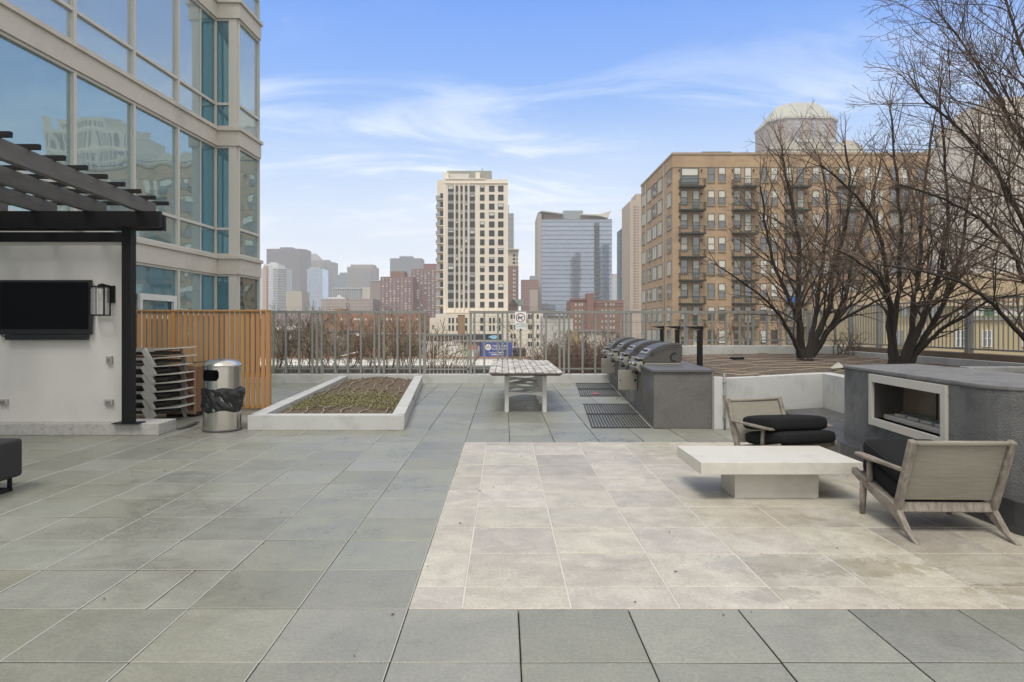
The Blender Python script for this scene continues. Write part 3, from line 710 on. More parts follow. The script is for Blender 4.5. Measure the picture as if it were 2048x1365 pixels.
# ------------------------------------------------------------------ tables
def table(label, y0, y1, group):
    xc = .395; hw = .665; zt = .753
    t = thing('outdoor_table', label, 'table', (xc, (y0 + y1) / 2, 0), group=group)
    n = 11; rg = random.Random(int(y0 * 10))
    mb = MB()
    for k in range(n):
        a = -hw + 2 * hw * k / n; b = a + 2 * hw / n - .012; j = rg.uniform(-.012, .012)
        mid = y0 + (y1 - y0) * .62
        mb.box(xc + a, xc + b, y0 + .012 + j * .3, mid - .012, zt - .022, zt + rg.uniform(-.001, .002)); mb.box(xc + a, xc + b, mid + .012, y1 - .01 + j, zt - .022, zt + rg.uniform(-.001, .002))
    mb.build('tabletop', M_TBL, t, bevel=.003)
    mb = MB(); ins = .07
    for yy in (y0 + ins, y1 - ins - .03): mb.box(xc - hw + .05, xc + hw - .05, yy, yy + .03, zt - .07, zt - .0225)
    for xx in (xc - hw + .06, xc + hw - .09): mb.box(xx, xx + .03, y0 + ins + .031, y1 - ins - .031, zt - .07, zt - .0225)
    mb.box(xc - hw + .02, xc + hw - .02, y0 + .006, y0 + .03, zt - .05, zt - .0226)
    mb.build('apron', M_TBLD, t, bevel=.002)
    lx = .345; ly0, ly1 = y0 + .36, y1 - .42
    for sx in (-1, 1):
        for yy in (ly0, ly1): MB().box(xc + sx * lx - .038, xc + sx * lx + .038, yy - .038, yy + .038, 0, zt - .0701).build('leg', M_TBLW, t, bevel=.005)
    for yy in (ly0, ly1):                                     # bowed stretchers between legs
        mb = MB(); n = 10; x0, x1 = xc - lx + .038, xc + lx - .038
        for k in range(n):
            u0, u1 = k / n, (k + 1) / n; lo = lambda u: .275 + .05 * (1 - (2 * u - 1) ** 2); hi = lambda u: .375 - .02 * (1 - (2 * u - 1) ** 2)
            xa, xb = x0 + (x1 - x0) * u0, x0 + (x1 - x0) * u1
            mb.hexa([(xa, yy - .02, lo(u0)), (xb, yy - .02, lo(u1)), (xb, yy + .02, lo(u1)), (xa, yy + .02, lo(u0)), (xa, yy - .02, hi(u0)), (xb, yy - .02, hi(u1)), (xb, yy + .02, hi(u1)), (xa, yy + .02, hi(u0))])
        mb.build('stretcher', M_TBLW, t)
    mb = MB(); mb.beam((xc - lx + .03, ly0 + .08, .33), (xc + lx - .03, ly1 - .08, .33), .04, .05); mb.beam((xc + lx - .03, ly0 + .08, .385), (xc - lx + .03, ly1 - .08, .385), .04, .05); mb.build('cross_brace', M_TBLW, t)
table('peeling white slatted table nearer the paving, four square legs in view', 12.22, 14.32, 'weathered tables by the fence')
table('peeling white slatted table pushed up behind the other, nearest the fence', 14.40, 16.55, 'weathered tables by the fence')
# ------------------------------------------------------------------ grill counter, grills, mats
def cx_at(Y): return 2.29 + .075 * (Y - 10.52)             # the counter's aisle face
def counter():
    t = thing('grill_counter', 'long dark flamed granite counter holding four grills', 'counter', (2.9, 14.5, 0))
    Y0, Y1 = 10.52, 18.9; zt = .865
    f = lambda Y: cx_at(Y); wv = .895
    MB().hexa([(f(Y0), Y0, 0), (f(Y0) + wv, Y0, 0), (f(Y1) + wv, Y1, 0), (f(Y1), Y1, 0), (f(Y0), Y0, zt), (f(Y0) + wv, Y0, zt), (f(Y1) + wv, Y1, zt), (f(Y1), Y1, zt)]).build('base', M_GRAN, t, bevel=.01)
    o = .03
    MB().hexa([(f(Y0) - o, Y0 - o, zt), (f(Y0) + wv + o, Y0 - o, zt), (f(Y1) + wv + o, Y1, zt), (f(Y1) - o, Y1, zt), (f(Y0) - o, Y0 - o, .905), (f(Y0) + wv + o, Y0 - o, .905), (f(Y1) + wv + o, Y1, .905), (f(Y1) - o, Y1, .905)]).build('counter_top', M_GRTOP, t, bevel=.006)
    for Yd in (12.6, 17.2):
        x = f(Yd)
        MB().box(x - .355, x - .004, Yd - .012, Yd + .006, .405, .765).build('cabinet_door', M_SSD, t, bevel=.003)
        d = [o_ for o_ in COL.objects if o_.name.startswith('cabinet_door')][-1]
        MB().box(x - .06, x - .03, Yd - .03, Yd - .0125, .56, .60).box(x - .33, x - .31, Yd - .022, Yd - .0125, .57, .59).build('latch', M_BLK, d)
        MB().box(x - .008, x - .0015, Yd - .38, Yd - .02, .40, .77).build('cabinet_opening', M_DARK, t)
    for Yd in (13.3, 15.0, 15.7): MB().box(f(Yd) - .006, f(Yd) - .001, Yd - .3, Yd + .3, .12, .74).build('access_panel', mat('panel_grey', (.16, .155, .15), rough=.5), t)
counter()
def grills():
    prof = [(0, .095), (.03, .09), (.075, .115), (.13, .17), (.2, .245), (.29, .305), (.40, .345), (.53, .368), (.66, .37), (.715, .352), (.735, .31), (.735, .08), (.70, .02), (.08, .02)]
    names = ['closest to the low tan paving', 'second along the counter', 'third along the counter', 'farthest, beside the fence']
    root = None
    for i in range(4):
        Y = 12.0 + 2.0 * i; X = 2.38 + .058 * (Y - 12)
        lab = 'dark domed gas grill with silver knobs, %s' % names[i]
        if root: clone(root, (X, Y, .905), 0, lab); continue
        t = thing('gas_grill', lab, 'grill', (X, Y, .905), group='grills on the granite counter'); root = t
        W = .72; b = Vector((X, Y, .905))
        lid = MB(); ring = [Vector((x, .05, z)) + b for x, z in prof]
        lid.extr([p for p in ring][::-1], (0, W - .1, 0)); lid.build('lid', M_LID, t, bevel=.006)
        for y0, y1 in ((0, .05), (W - .05, W)):
            mb = MB(); mb.extr([Vector((x, y0, z + .004)) + b for x, z in prof][::-1], (0, y1 - y0, 0)); e = mb.build('end_plate', M_LID, t, bevel=.012)
            if y0 == 0:
                m2 = MB()
                for k, sc in enumerate((.90, .80, .70)):      # raised ribs on the cheek
                    pts = [Vector((.40 + (x - .40) * sc, -.004, .06 + (z - .06) * sc)) + b for x, z in prof[3:10]]
                    m2.tube(pts, .006, 5)
                m2.build('rib', M_LID, e)
                m3 = MB(); pts = []
                for k in range(15):
                    a = R(75 + k * 15); r_ = .085 - .002 * k; pts.append(Vector((.60 + r_ * math.cos(a), -.006, .115 + r_ * math.sin(a))) + b)
                m3.tube(pts, .011, 6); m3.build('scroll', M_DARK, e)
        mb = MB(); mb.beam(Vector((.165, .08, .222)) + b, Vector((.165, W - .08, .222)) + b, .12, .012, up=(-.72, 0, .7)); lf = mb.build('front_band', M_LIDS, t)
        mb = MB(); mb.beam(Vector((.155, .18, .232)) + b, Vector((.155, W - .18, .232)) + b, .03, .012, up=(-.72, 0, .7)); mb.build('slot', M_DARK, lf)
        mb = MB(); mb.tube([Vector((-.02, .06, .10)) + b, Vector((-.02, W - .06, .10)) + b], .016, 8)
        for yy in (.1, W - .1): mb.beam(Vector((-.02, yy, .10)) + b, Vector((.06, yy, .10)) + b, .03, .02)
        mb.build('handle', M_LIDS, t)
        MB().box(X + .07, X + .70, Y - .02, Y + W + .02, .9055, .925).build('firebox', M_LIDS, t, bevel=.004)
        mb = MB(); mb.extr([Vector((x, .02, z)) + b for x, z in ((-.03, .035), (.05, .055), (.05, -.13), (.0, -.145), (-.07, -.06))], (0, W - .04, 0)); cp = mb.build('control_panel', M_LIDS, t, bevel=.004)
        for k in range(4):
            c = Vector((-.055, .12 + .155 * k, -.015)) + b; MB().tube([c, c + Vector((-.04, 0, .016))], [.03, .026], 12).build('knob', M_LIDS if k % 2 else M_LID, cp)
        MB().box(X - .05, X + .0, Y + .22, Y + .5, .905 - .185, .905 - .15).build('drip_tray', M_BLK, t)
grills()
def mats_():
    labs = ['black slatted rubber mat against the parapet', 'black slatted rubber mat with a pink scrap on it', 'black slatted rubber mat in the middle of the aisle row', 'black slatted rubber mat closest to the tan paving']
    for (y0, y1), lab in zip(((17.15, 18.85), (15.35, 17.02), (12.24, 13.8), (10.56, 12.19)), labs):
        mb = MB(); x1 = lambda Y: cx_at(Y) - .03; wv = .92; n = 19
        for k in range(n):
            a = -wv + wv * (k + .12) / n; b = -wv + wv * (k + .62) / n
            mb.hexa([(x1(y0) + a, y0 + .03, .004), (x1(y0) + b, y0 + .03, .004), (x1(y1) + b, y1 - .03, .004), (x1(y1) + a, y1 - .03, .004), (x1(y0) + a, y0 + .03, .016), (x1(y0) + b, y0 + .03, .016), (x1(y1) + b, y1 - .03, .016), (x1(y1) + a, y1 - .03, .016)])
        for Y, d in ((y0, .03), (y1 - .03, .03)): mb.box(x1(Y) - wv, x1(Y), Y, Y + d, .0042, .0165)
        tag(mb.build('rubber_mat', M_RUB), lab, 'floor mat', 'rubber mats along the grill counter')
    rg = random.Random(4); mb = MB(); c = (at(1194, 15.6), 15.75); n = 9; vs = [(c[0], c[1], .05)]
    for k in range(n): a = 2 * math.pi * k / n; r = rg.uniform(.06, .13); vs.append((c[0] + r * math.cos(a), c[1] + r * 1.2 * math.sin(a), .02 + rg.uniform(0, .012)))
    mb.add(vs, [(0, k + 1, (k + 1) % n + 1) for k in range(n)] + [tuple(range(n, 0, -1))])
    tag(mb.build('cloth_scrap', M_PINK), 'small crumpled pink cloth scrap lying on the rubber mat', 'cloth')
mats_()
# ------------------------------------------------------------------ raised planter with its walls, soil, hoses, bollard lights
def raised_planter():
    t = thing('raised_planter', 'large raised planter with white concrete walls holding the bare trees', 'planter', (6.5, 14, 0))
    zt = .79
    MB().hexa([(3.19, 10.50, 0), (3.30, 10.40, 0), (5.42, 11.28, 0), (5.42, 11.50, 0), (3.19, 10.50, .775), (3.30, 10.40, .775), (5.42, 11.28, .80), (5.42, 11.50, .80)][:0] or
              [(3.187, 10.54, 0), (3.30, 10.44, 0), (5.22, 11.22, 0), (5.22, 11.45, 0), (3.187, 10.54, .775), (3.30, 10.44, .775), (5.22, 11.22, .80), (5.22, 11.45, .80)]).build('wall_face', M_CONC, t, bevel=.008)
    MB().hexa([(4.98, 8.7, 0), (5.2, 8.7, 0), (5.44, 11.45, 0), (5.22, 11.45, 0), (4.98, 8.7, .80), (5.2, 8.7, .80), (5.44, 11.45, .80), (5.22, 11.45, .80)]).build('wall_face', M_CONC, t, bevel=.008)
    MB().box(3.19, 3.32, 10.43, 10.52, 0, .80).build('pier', M_CONC, t, bevel=.006)
    MB().box(2.95, 10.0, 18.93, 19.42, -.4, 1.03).build('curb', M_CONC, t, bevel=.012)
    MB().box(8.05, 11.0, 11.9, 12.15, .5, .86).build('cross_wall', M_CONC, t, bevel=.01)
    MB().hexa([(9.50, 6.0, -.3), (9.75, 6.0, -.3), (9.75, 18.93, -.3), (9.45, 18.93, -.3), (9.50, 6.0, 1.02), (9.75, 6.0, 1.02), (9.75, 18.93, 1.02), (9.45, 18.93, 1.02)]).build('side_parapet', mat('brown_parapet', (.15, .11, .075), rough=.8, var=.2, dirt=.3), t, bevel=.01)
    MB().box(9.30, 9.44, 6.0, 18.6, .5, .90).build('edge_curb', M_CONC, t, bevel=.008)
    rg = random.Random(11); mb = MB(); nx, ny = 80, 110; x0, x1, y0, y1 = 3.2, 9.4, 6.0, 18.95
    poly = lambda x, y: (y > 10.55 + (x - 3.25) * .40 or x > 5.3) and x > cx_at(y) + .9
    idx = {}
    for j in range(ny + 1):
        for i in range(nx + 1):
            x = x0 + (x1 - x0) * i / nx; y = y0 + (y1 - y0) * j / ny
            idx[i, j] = len(mb.v); mb.v.append((x, y, .745 + .04 * math.sin(x * .9 + 1) * math.sin(y * .7) + .02 * math.sin(x * 5.1) * math.sin(y * 4.3) + rg.uniform(-.014, .014) + .05 * max(0, (y - 15) / 4)))
    for j in range(ny):
        for i in range(nx):
            x = x0 + (x1 - x0) * (i + .5) / nx; y = y0 + (y1 - y0) * (j + .5) / ny
            if poly(x, y): mb.face((idx[i, j], idx[i + 1, j], idx[i + 1, j + 1], idx[i, j + 1]), 0, True)
    tag(mb.build('soil', M_SOILR), 'gritty brown soil in the large raised planter', 'soil', kind='stuff')
    lab = ['nearest the white wall', 'second from the white wall', 'third from the white wall', 'running past the fireplace end', 'passing the near tree foot', 'crossing the middle of the soil', 'passing the far tree foot', 'second from the back curb', 'nearest the back curb']
    for k in range(9):
        pts = []; yb = 11.2 + k * .82
        for s in range(30):
            x = 3.75 + (yb - 10.5) * .06 + s * .175; y = yb + .30 * (s / 29) * 4 * .5 + .07 * math.sin(s * .6 + k * 1.7) + .05 * math.sin(s * 1.3 + k) + (.4 * (x - 3.7) * .4 if k < 2 else 0)
            if k < 3 and x > 8.5: break
            pts.append((x, y, .795 + .04 * math.sin(x * .9 + 1) * math.sin(y * .7) + .05 * max(0, (y - 15) / 4) + .012 * math.sin(s * 1.1 + k)))
        hose('drip_hose', pts, .010, 'pale drip hose on the raised planter soil, %s' % lab[k], 'drip hoses on the raised planter')
    # a cut hose end hanging over the white wall
    hose('drip_hose', [(3.45, 11.3, .80), (3.52, 10.9, .815), (3.7, 10.72, .81), (3.95, 10.80, .82), (4.1, 10.98, .80)], .013, 'short loose hose end lying over the white planter wall', 'drip hoses on the raised planter')
    tag(MB().pillow((at(1474, 15.5), 15.5, .85), (.16, .12, .03), e=.8).build('drain_cap', M_BLK), 'flat black drain cap on the soil', 'drain cap')
    X = lambda p: at(p, 12.5)
    tag(MB().extr([(X(1663), 12.5, .80), (X(1690), 12.5, .82), (X(1693), 12.6, .76), (X(1685), 12.6, .90)], (.02, .10, .01)).build('tile_shard', mat('shard_grey', (.36, .35, .31)), bevel=.004), 'pale triangular tile shard standing in the soil', 'shard')
    for (px, Y), lb in zip(((1399.5, 12.9), (1354.5, 15.5), (1323.5, 17.9)), ('closest to the counter end', 'in the middle of the row', 'closest to the fence')):
        x = at(px, Y); t = thing('bollard_light', 'black bollard light with flat cantilevered head, %s' % lb, 'bollard light', (x, Y, .74), group='bollard lights in the raised planter')
        MB().box(x - .045, x + .045, Y - .045, Y + .045, .72, 1.50).build('post', M_BLK, t, bevel=.004)
        MB().hexa([(x - .255, Y - .06, 1.555), (x + .05, Y - .06, 1.50), (x + .05, Y + .06, 1.50), (x - .255, Y + .06, 1.555), (x - .255, Y - .06, 1.565), (x + .05, Y - .06, 1.575), (x + .05, Y + .06, 1.575), (x - .255, Y + .06, 1.565)]).build('head', M_BLK, t, bevel=.003)
    t = thing('conduit_pipe', 'thin grey conduit climbing the white planter wall', 'conduit', (3.345, 10.40, 0))
    MB().tube([(3.345, 10.41, 0), (3.345, 10.41, .78), (3.36, 10.5, .83), (3.42, 10.6, .83)], .014, 8).build('pipe', M_GALV, t)
    mb = MB()
    for z in (.2, .52, .72): mb.box(3.32, 3.37, 10.39, 10.436, z - .012, z + .012)
    mb.build('clip', M_GALV, t)
raised_planter()
def side_fence():
    t = thing('picket_fence', 'grey thin picket fence on the parapet at the far side of the raised planter', 'fence', (9.6, 14, 1.02))
    x = lambda Y: 9.52 + .06 * (18.9 - Y) * .3
    zt, zb = 2.12, 1.10
    for Y, wv in ((18.9, .09), (17.5, .10), (14.2, .12), (10.6, .12)): MB().box(x(Y) - wv / 2, x(Y) + wv / 2, Y - wv / 2, Y + wv / 2, .9, zt).build('post', M_GALV, t, bevel=.004)
    mb = MB(); Y = 18.75
    while Y > 7: mb.box(x(Y) - .009, x(Y) + .009, Y - .009, Y + .009, zb, zt - .02); Y -= .128
    mb.build('picket_panel', M_GALV, t)
    for z in (zt, zb): MB().beam((x(18.9), 18.9, z), (x(7), 7, z), .035, .035).build('rail', M_GALV, t)
side_fence()
# ------------------------------------------------------------------ fireplace and hearth
def fireplace():
    zt = 1.10
    A, B = Vector((4.10, 8.28, 0)), Vector((3.88, 5.68, 0))      # front face, far to near
    t = thing('outdoor_fireplace', 'dark textured stucco outdoor fireplace block with water stains', 'fireplace', (4.5, 7.0, 0))
    arc = []
    c = Vector((4.28, 5.64, 0)); 
    for k in range(8): a = R(180 + 90 * k / 7); arc.append((c.x + .40 * math.cos(a), c.y + .42 * math.sin(a)))
    d = (B - A).normalized(); nrm = Vector((-1, .09, 0)).normalized()
    P = lambda s: A + d * s                                       # along the face from the far corner
    s0, s1, z0, z1 = .80, 2.16, .575, .965                          # opening of the firebox
    L = (B - A).length; y_back = 5.2
    # body in pieces round the firebox so that the opening is really hollow
    body = MB(); th = .42
    def slabp(sa, sb, za, zb, depth=th):
        p, q = P(sa), P(sb); i = -nrm * depth
        body.hexa([q, q + i, p + i, p, *[v + Vector((0, 0, 0)) for v in ()]][:0] or [(q.x, q.y, za), ((q + i).x, (q + i).y, za), ((p + i).x, (p + i).y, za), (p.x, p.y, za), (q.x, q.y, zb), ((q + i).x, (q + i).y, zb), ((p + i).x, (p + i).y, zb), (p.x, p.y, zb)])
    slabp(0, s0, 0, zt - .035); slabp(s1, L, 0, zt - .035); slabp(s0, s1, 0, z0); slabp(s0, s1, z1, zt - .035)
    bi = -nrm * th; a2, b2 = A + bi, B + bi
    body.prism([(b2.x, b2.y), (5.15, 5.68), (5.17, 8.62), (a2.x, a2.y)], 0, zt - .036)
    body.prism(arc + [(5.15, 5.22), (5.15, 5.68), (B.x, B.y)], 0, zt - .0355)
    body.build('body', M_FP, t)
    o = .012
    cap = [(A.x - o, A.y + o)] + [(B.x - o, B.y)] + [(x - (o if k < 4 else 0), y - (o if k > 3 else 0)) for k, (x, y) in enumerate(arc)] + [(5.16, 5.22 - o), (5.16, 8.63)]
    MB().prism(cap, zt - .035, zt).build('cap', M_FPTOP, t, bevel=.01)
    # steel frame
    fr = MB(); fw = .105; out = nrm * .03
    def plate(sa, sb, za, zb, off0=0.002, off1=.032, m=0):
        p, q = P(sa), P(sb); i0, i1 = nrm * off0, nrm * off1
        fr.hexa([((q + i1).x, (q + i1).y, za), ((q + i0).x, (q + i0).y, za), ((p + i0).x, (p + i0).y, za), ((p + i1).x, (p + i1).y, za), ((q + i1).x, (q + i1).y, zb), ((q + i0).x, (q + i0).y, zb), ((p + i0).x, (p + i0).y, zb), ((p + i1).x, (p + i1).y, zb)])
    f0, f1 = s0 - .075, s1 + .085
    plate(f0, f1, z1, z1 + .082); plate(f0, f1, z0 - .078, z0); plate(f0, s0, z0 + .001, z1 - .001); plate(s1, f1, z0 + .001, z1 - .001)
    fr.build('steel_frame', M_FRAME, t, bevel=.002)
    # firebox lining
    ib = -nrm * .30; mb = MB(); p, q = P(s0), P(s1)
    mb.add([p + ib + Vector((0, 0, z0)), q + ib + Vector((0, 0, z0)), q + ib + Vector((0, 0, z1)), p + ib + Vector((0, 0, z1)), p + Vector((0, 0, z0)), q + Vector((0, 0, z0)), q + Vector((0, 0, z1)), p + Vector((0, 0, z1))], [(0, 1, 2, 3), (4, 5, 1, 0), (3, 2, 6, 7), (0, 3, 7, 4), (1, 5, 6, 2)])
    mid = P((s0 + s1) / 2) + ib * .985
    mb.box(mid.x - .006, mid.x + .004, mid.y - .006, mid.y + .006, z0 + .01, z1 - .01, 1)
    mb.build('firebox', [M_FBOX, M_DARK], t)
    mb = MB(); ia, ic = -nrm * .06, -nrm * .22; p, q = P(s0 + .08), P(s1 - .02)
    mb.hexa([((q + ia).x, (q + ia).y, z0 + .002), ((q + ic).x, (q + ic).y, z0 + .002), ((p + ic).x, (p + ic).y, z0 + .002), ((p + ia).x, (p + ia).y, z0 + .002), ((q + ia).x, (q + ia).y, z0 + .05), ((q + ic).x, (q + ic).y, z0 + .05), ((p + ic).x, (p + ic).y, z0 + .05), ((p + ia).x, (p + ia).y, z0 + .05)])
    for k in range(4):
        c_ = P(s0 + .3 + k * .26) - nrm * .14; mb.box(c_.x - .02, c_.x + .02, c_.y - .09, c_.y + .09, z0 + .05, z0 + .075)
    mb.build('burner_tray', M_TRAY, t, bevel=.004)
    mb = MB(); ia = -nrm * .235; a_, b_ = p + ia, q + ia; mb.hexa([(b_.x, b_.y, z0 + .05), (b_.x + .008, b_.y, z0 + .05), (a_.x + .008, a_.y, z0 + .05), (a_.x, a_.y, z0 + .05), (b_.x, b_.y, z0 + .085), (b_.x + .008, b_.y, z0 + .085), (a_.x + .008, a_.y, z0 + .085), (a_.x, a_.y, z0 + .085)])
    mb.build('wind_guard', M_FGL, t)
    tag(MB().prism([(3.83, 7.83), (3.86, 5.2), (3.95, 4.85), (4.2, 4.75), (6.2, 4.75), (6.2, 6.0), (5.2, 8.6), (5.21, 11.1), (4.40, 10.80)][:0] or [(3.83, 7.83), (3.86, 5.2), (3.95, 4.85), (4.2, 4.75), (6.0, 4.75), (6.0, 5.8), (5.16, 8.68), (5.21, 11.19), (4.40, 10.86)], .0, .25).build('hearth', M_HEAR, bevel=.01), 'low dark stone hearth ledge wrapping the fireplace foot', 'hearth')
fireplace()
# ------------------------------------------------------------------ coffee table
def coffee_table():
    t = thing('coffee_table', 'pale cast stone coffee table with thick slab and block pedestal', 'coffee table', (2.47, 6.53, 0))
    MB().box(1.75, 3.19, 6.10, 6.96, .252, .36).build('tabletop', M_CTAB, t, bevel=.005)
    MB().box(2.107, 2.87, 6.27, 6.68, 0, .2515).build('pedestal', M_CTAB, t, bevel=.005)
coffee_table()
# ------------------------------------------------------------------ lounge chairs
def lounge_chair(label, loc, rz, group):
    t = thing('lounge_chair', label, 'lounge chair', loc, rz, group)
    W = .355
    for s in (-1, 1):
        x = s * W
        MB().beam((x, .215, .165), (x, 0, .735), .05, .062, up=(0, 1, 0)).build('upright', M_TEAK, t, bevel=.014, seg=3, local=True)
        pr = [(.90, .315), (.885, .365), (.80, .345), (.55, .285), (.27, .235), (.17, .18), (.06, .07), (-.045, .022), (-.075, 0), (-.03, -.0), (.10, .05), (.25, .13), (.40, .165), (.65, .235)]
        MB().extr([(x - .022, y, z) for y, z in pr] if True else [], (.044, 0, 0)).build('side_rail', M_TEAK, t, bevel=.009, local=True)
        MB().tube([(x, .745, 0), (x, .735, .15), (x, .725, .29)], [.020, .027, .029], 10).build('leg', M_TEAK, t, local=True)
        xa = s * (W + .012)
        arm = [(xa - s * .03, .80), (xa + s * .03, .80), (xa + s * .048, .70), (xa + s * .046, .55), (xa + s * .022, .35), (xa + s * .02, .10), (xa - s * .02, .10), (xa - s * .02, .35), (xa - s * .03, .55), (xa - s * .036, .72)]
        if s > 0: arm = arm
        else: arm = arm[::-1]
        MB().prism(arm[::-1] if False else arm, .485, .512).build('armrest', M_TEAK, t, bevel=.009, local=True)
        MB().tube([(x, .62, .27), (x, .63, .49)], [.026, .021], 10).build('arm_post', M_TEAK, t, bevel=0, local=True)
    MB().tube([(-W, .005, .715), (W, .005, .715)], .02, 10).build('top_rail', M_SLING, t, local=True)
    MB().beam((-W + .02, .205, .20), (W - .02, .205, .20), .035, .075, up=(0, .35, 1)).build('stretcher', M_TEAK, t, bevel=.006, local=True)
    # sling: gently hollowed panel
    mb = MB(); n = 12; m = 8
    for side, off in ((0, 0), (1, .007)):
        for j in range(m + 1):
            for i in range(n + 1):
                u, v = i / n, j / m; y0 = .18 * (1 - v) + .003 * v; z = .262 + (.715 - .262) * v
                mb.v.append((-W + .03 + (2 * W - .06) * u, y0 - .015 * math.sin(math.pi * u) * math.sin(math.pi * v) + off, z))
    q = (n + 1) * (m + 1)
    for j in range(m):
        for i in range(n):
            a = j * (n + 1) + i; mb.face((a, a + 1, a + n + 2, a + n + 1), 0, True); mb.face((q + a, q + a + n + 1, q + a + n + 2, q + a + 1), 0, True)
    mb.build('back_sling', M_SLING, t, local=True)
    MB().beam((-W + .02, .83, .318), (W - .02, .83, .318), .035, .05).build('front_rail', M_TEAK, t, bevel=.006, local=True)
    MB().hexa([(-W + .03, .27, .20), (W - .03, .27, .20), (W - .03, .81, .325), (-W + .03, .81, .325), (-W + .03, .27, .208), (W - .03, .27, .208), (W - .03, .81, .333), (-W + .03, .81, .333)]).build('seat_sling', M_SLING, t, local=True)
    return t
def cushion(label, chair_loc, rz, c, half, tilt, grp, yaw=0):
    M = Matrix.Translation(chair_loc) @ Matrix.Rotation(rz, 4, 'Z'); p = M @ Vector(c)
    t = thing('seat_cushion', label, 'cushion', (p.x, p.y, p.z), rz + yaw, grp)
    MB().pillow((0, 0, 0), half, e=.22, nu=36, nv=14, tilt=tilt, dome=.12).build('cover', M_CUSH, t, local=True)
    mb = MB(); pts = []
    Mt = Matrix.Rotation(tilt, 4, 'X')
    def pw(a, k): return math.copysign(abs(a) ** k, a)
    for j in range(49):
        u = 2 * math.pi * (j + .5) / 48; k = .965
        pts.append(Mt @ Vector((pw(math.cos(u), .22) * half[0] * k, pw(math.sin(u), .22) * half[1] * k, half[2] * .62)))
    mb.tube(pts, .006, 5).build('piping', M_PIPE, t, local=True)
CA, RA = (3.335, 5.0, 0), R(-1.5)
CB = (2.90, 8.00, 0); RB = math.atan2(-.954, .30) - R(90)
lounge_chair('grey teak lounge chair seen from behind, pale sling back', CA, RA, 'teak lounge chairs')
lounge_chair('grey teak lounge chair behind the stone coffee table', CB, RB, 'teak lounge chairs')
cushion('lower charcoal seat cushion of the chair seen from behind', CA, RA, (0, .54, .345), (.325, .33, .085), R(13), 'charcoal chair cushions')
cushion('upper charcoal cushion lying loose in the chair seen from behind', CA, RA, (-.01, .52, .485), (.32, .34, .075), R(13), 'charcoal chair cushions')
cushion('lower charcoal seat cushion of the chair behind the coffee table', CB, RB, (.0, .60, .37), (.35, .35, .072), R(8), 'charcoal chair cushions', R(-4))
cushion('upper charcoal cushion lying flat in the chair behind the coffee table', CB, RB, (.02, .54, .52), (.335, .33, .078), R(6), 'charcoal chair cushions', R(-7))
def ottoman():
    t = thing('ottoman', 'dark grey upholstered ottoman on a black metal sled base at the left edge', 'ottoman', (-5.2, 6.2, 0))
    mb = MB(); mb.box(-6.2, -4.655, 5.75, 6.66, .125, .49); mb.build('upholstery', M_OTTO, t, bevel=.04, seg=4)
    mb = MB()
    for y in (5.85, 6.55):
        mb.box(-6.1, -4.69, y - .015, y + .015, 0, .03)
        for x in (-6.08, -4.71): mb.box(x - .015, x + .015, y - .014, y + .014, .0301, .125)
    for x in (-6.08, -4.71): mb.box(x - .0149, x + .0149, 5.8651, 6.5349, .001, .029)
    mb.build('sled_base', M_BLK, t)
ottoman()
# ================================================================== PLANTS
def grow(mb, p, d, length, r, lvl, rg, P):
    nseg = max(2, int(length / P['seg'])); pts = [p.copy()]; rad = [r]; q = p.copy(); dd = d.copy()
    for i in range(nseg):
        dd = (dd + Vector((rg.gauss(0, 1), rg.gauss(0, 1), rg.gauss(0, 1))) * P['wob'] + Vector((0, 0, P['up']))).normalized()
        q = q + dd * (length / nseg); pts.append(q.copy()); rad.append(max(P['rmin'], r * (1 - .75 * (i + 1) / nseg)))
    mb.tube(pts, rad, (6, 5, 4, 3, 3)[min(lvl, 4)], cap=False, mi=1 if P.get('two') and lvl <= 1 else 0)
    branch_off(mb, pts, rad, length, lvl, rg, P)
def branch_off(mb, pts, rad, length, lvl, rg, P, t0=None):
    if lvl >= P['levels']: return
    nch = max(1, int(round(length * P['dens'][min(lvl, len(P['dens']) - 1)]))); t0 = P['t0'] if t0 is None else t0
    for k in range(nch):
        t = t0 + (1 - t0) * (k + rg.random()) / nch; f = t * (len(pts) - 1); i = min(int(f), len(pts) - 2)
        pos = pts[i].lerp(pts[i + 1], f - i); dr = (pts[i + 1] - pts[i]).normalized(); r0 = rad[i] + (rad[i + 1] - rad[i]) * (f - i)
        a = rg.uniform(0, 2 * math.pi); side = dr.orthogonal().normalized(); side = Matrix.Rotation(a, 3, dr) @ side
        ang = R(rg.uniform(*P['ang'])); nd = (dr * math.cos(ang) + side * math.sin(ang)); nd = (nd + Vector((0, 0, P['lift']))).normalized()
        ln = length * rg.uniform(*P['ratio']) * (1.1 - .5 * t)
        if ln < P['lmin']: continue
        grow(mb, pos, nd, ln, max(P['rmin'], r0 * P['rr']), lvl + 1, rg, P)
TREE = dict(seg=.2, wob=.12, up=.010, rmin=.0030, levels=4, dens=[5.6, 6.0, 6.8, 5.4], t0=.22, ang=(20, 60), lift=.10, ratio=(.24, .50), lmin=.13, rr=.47, two=True)
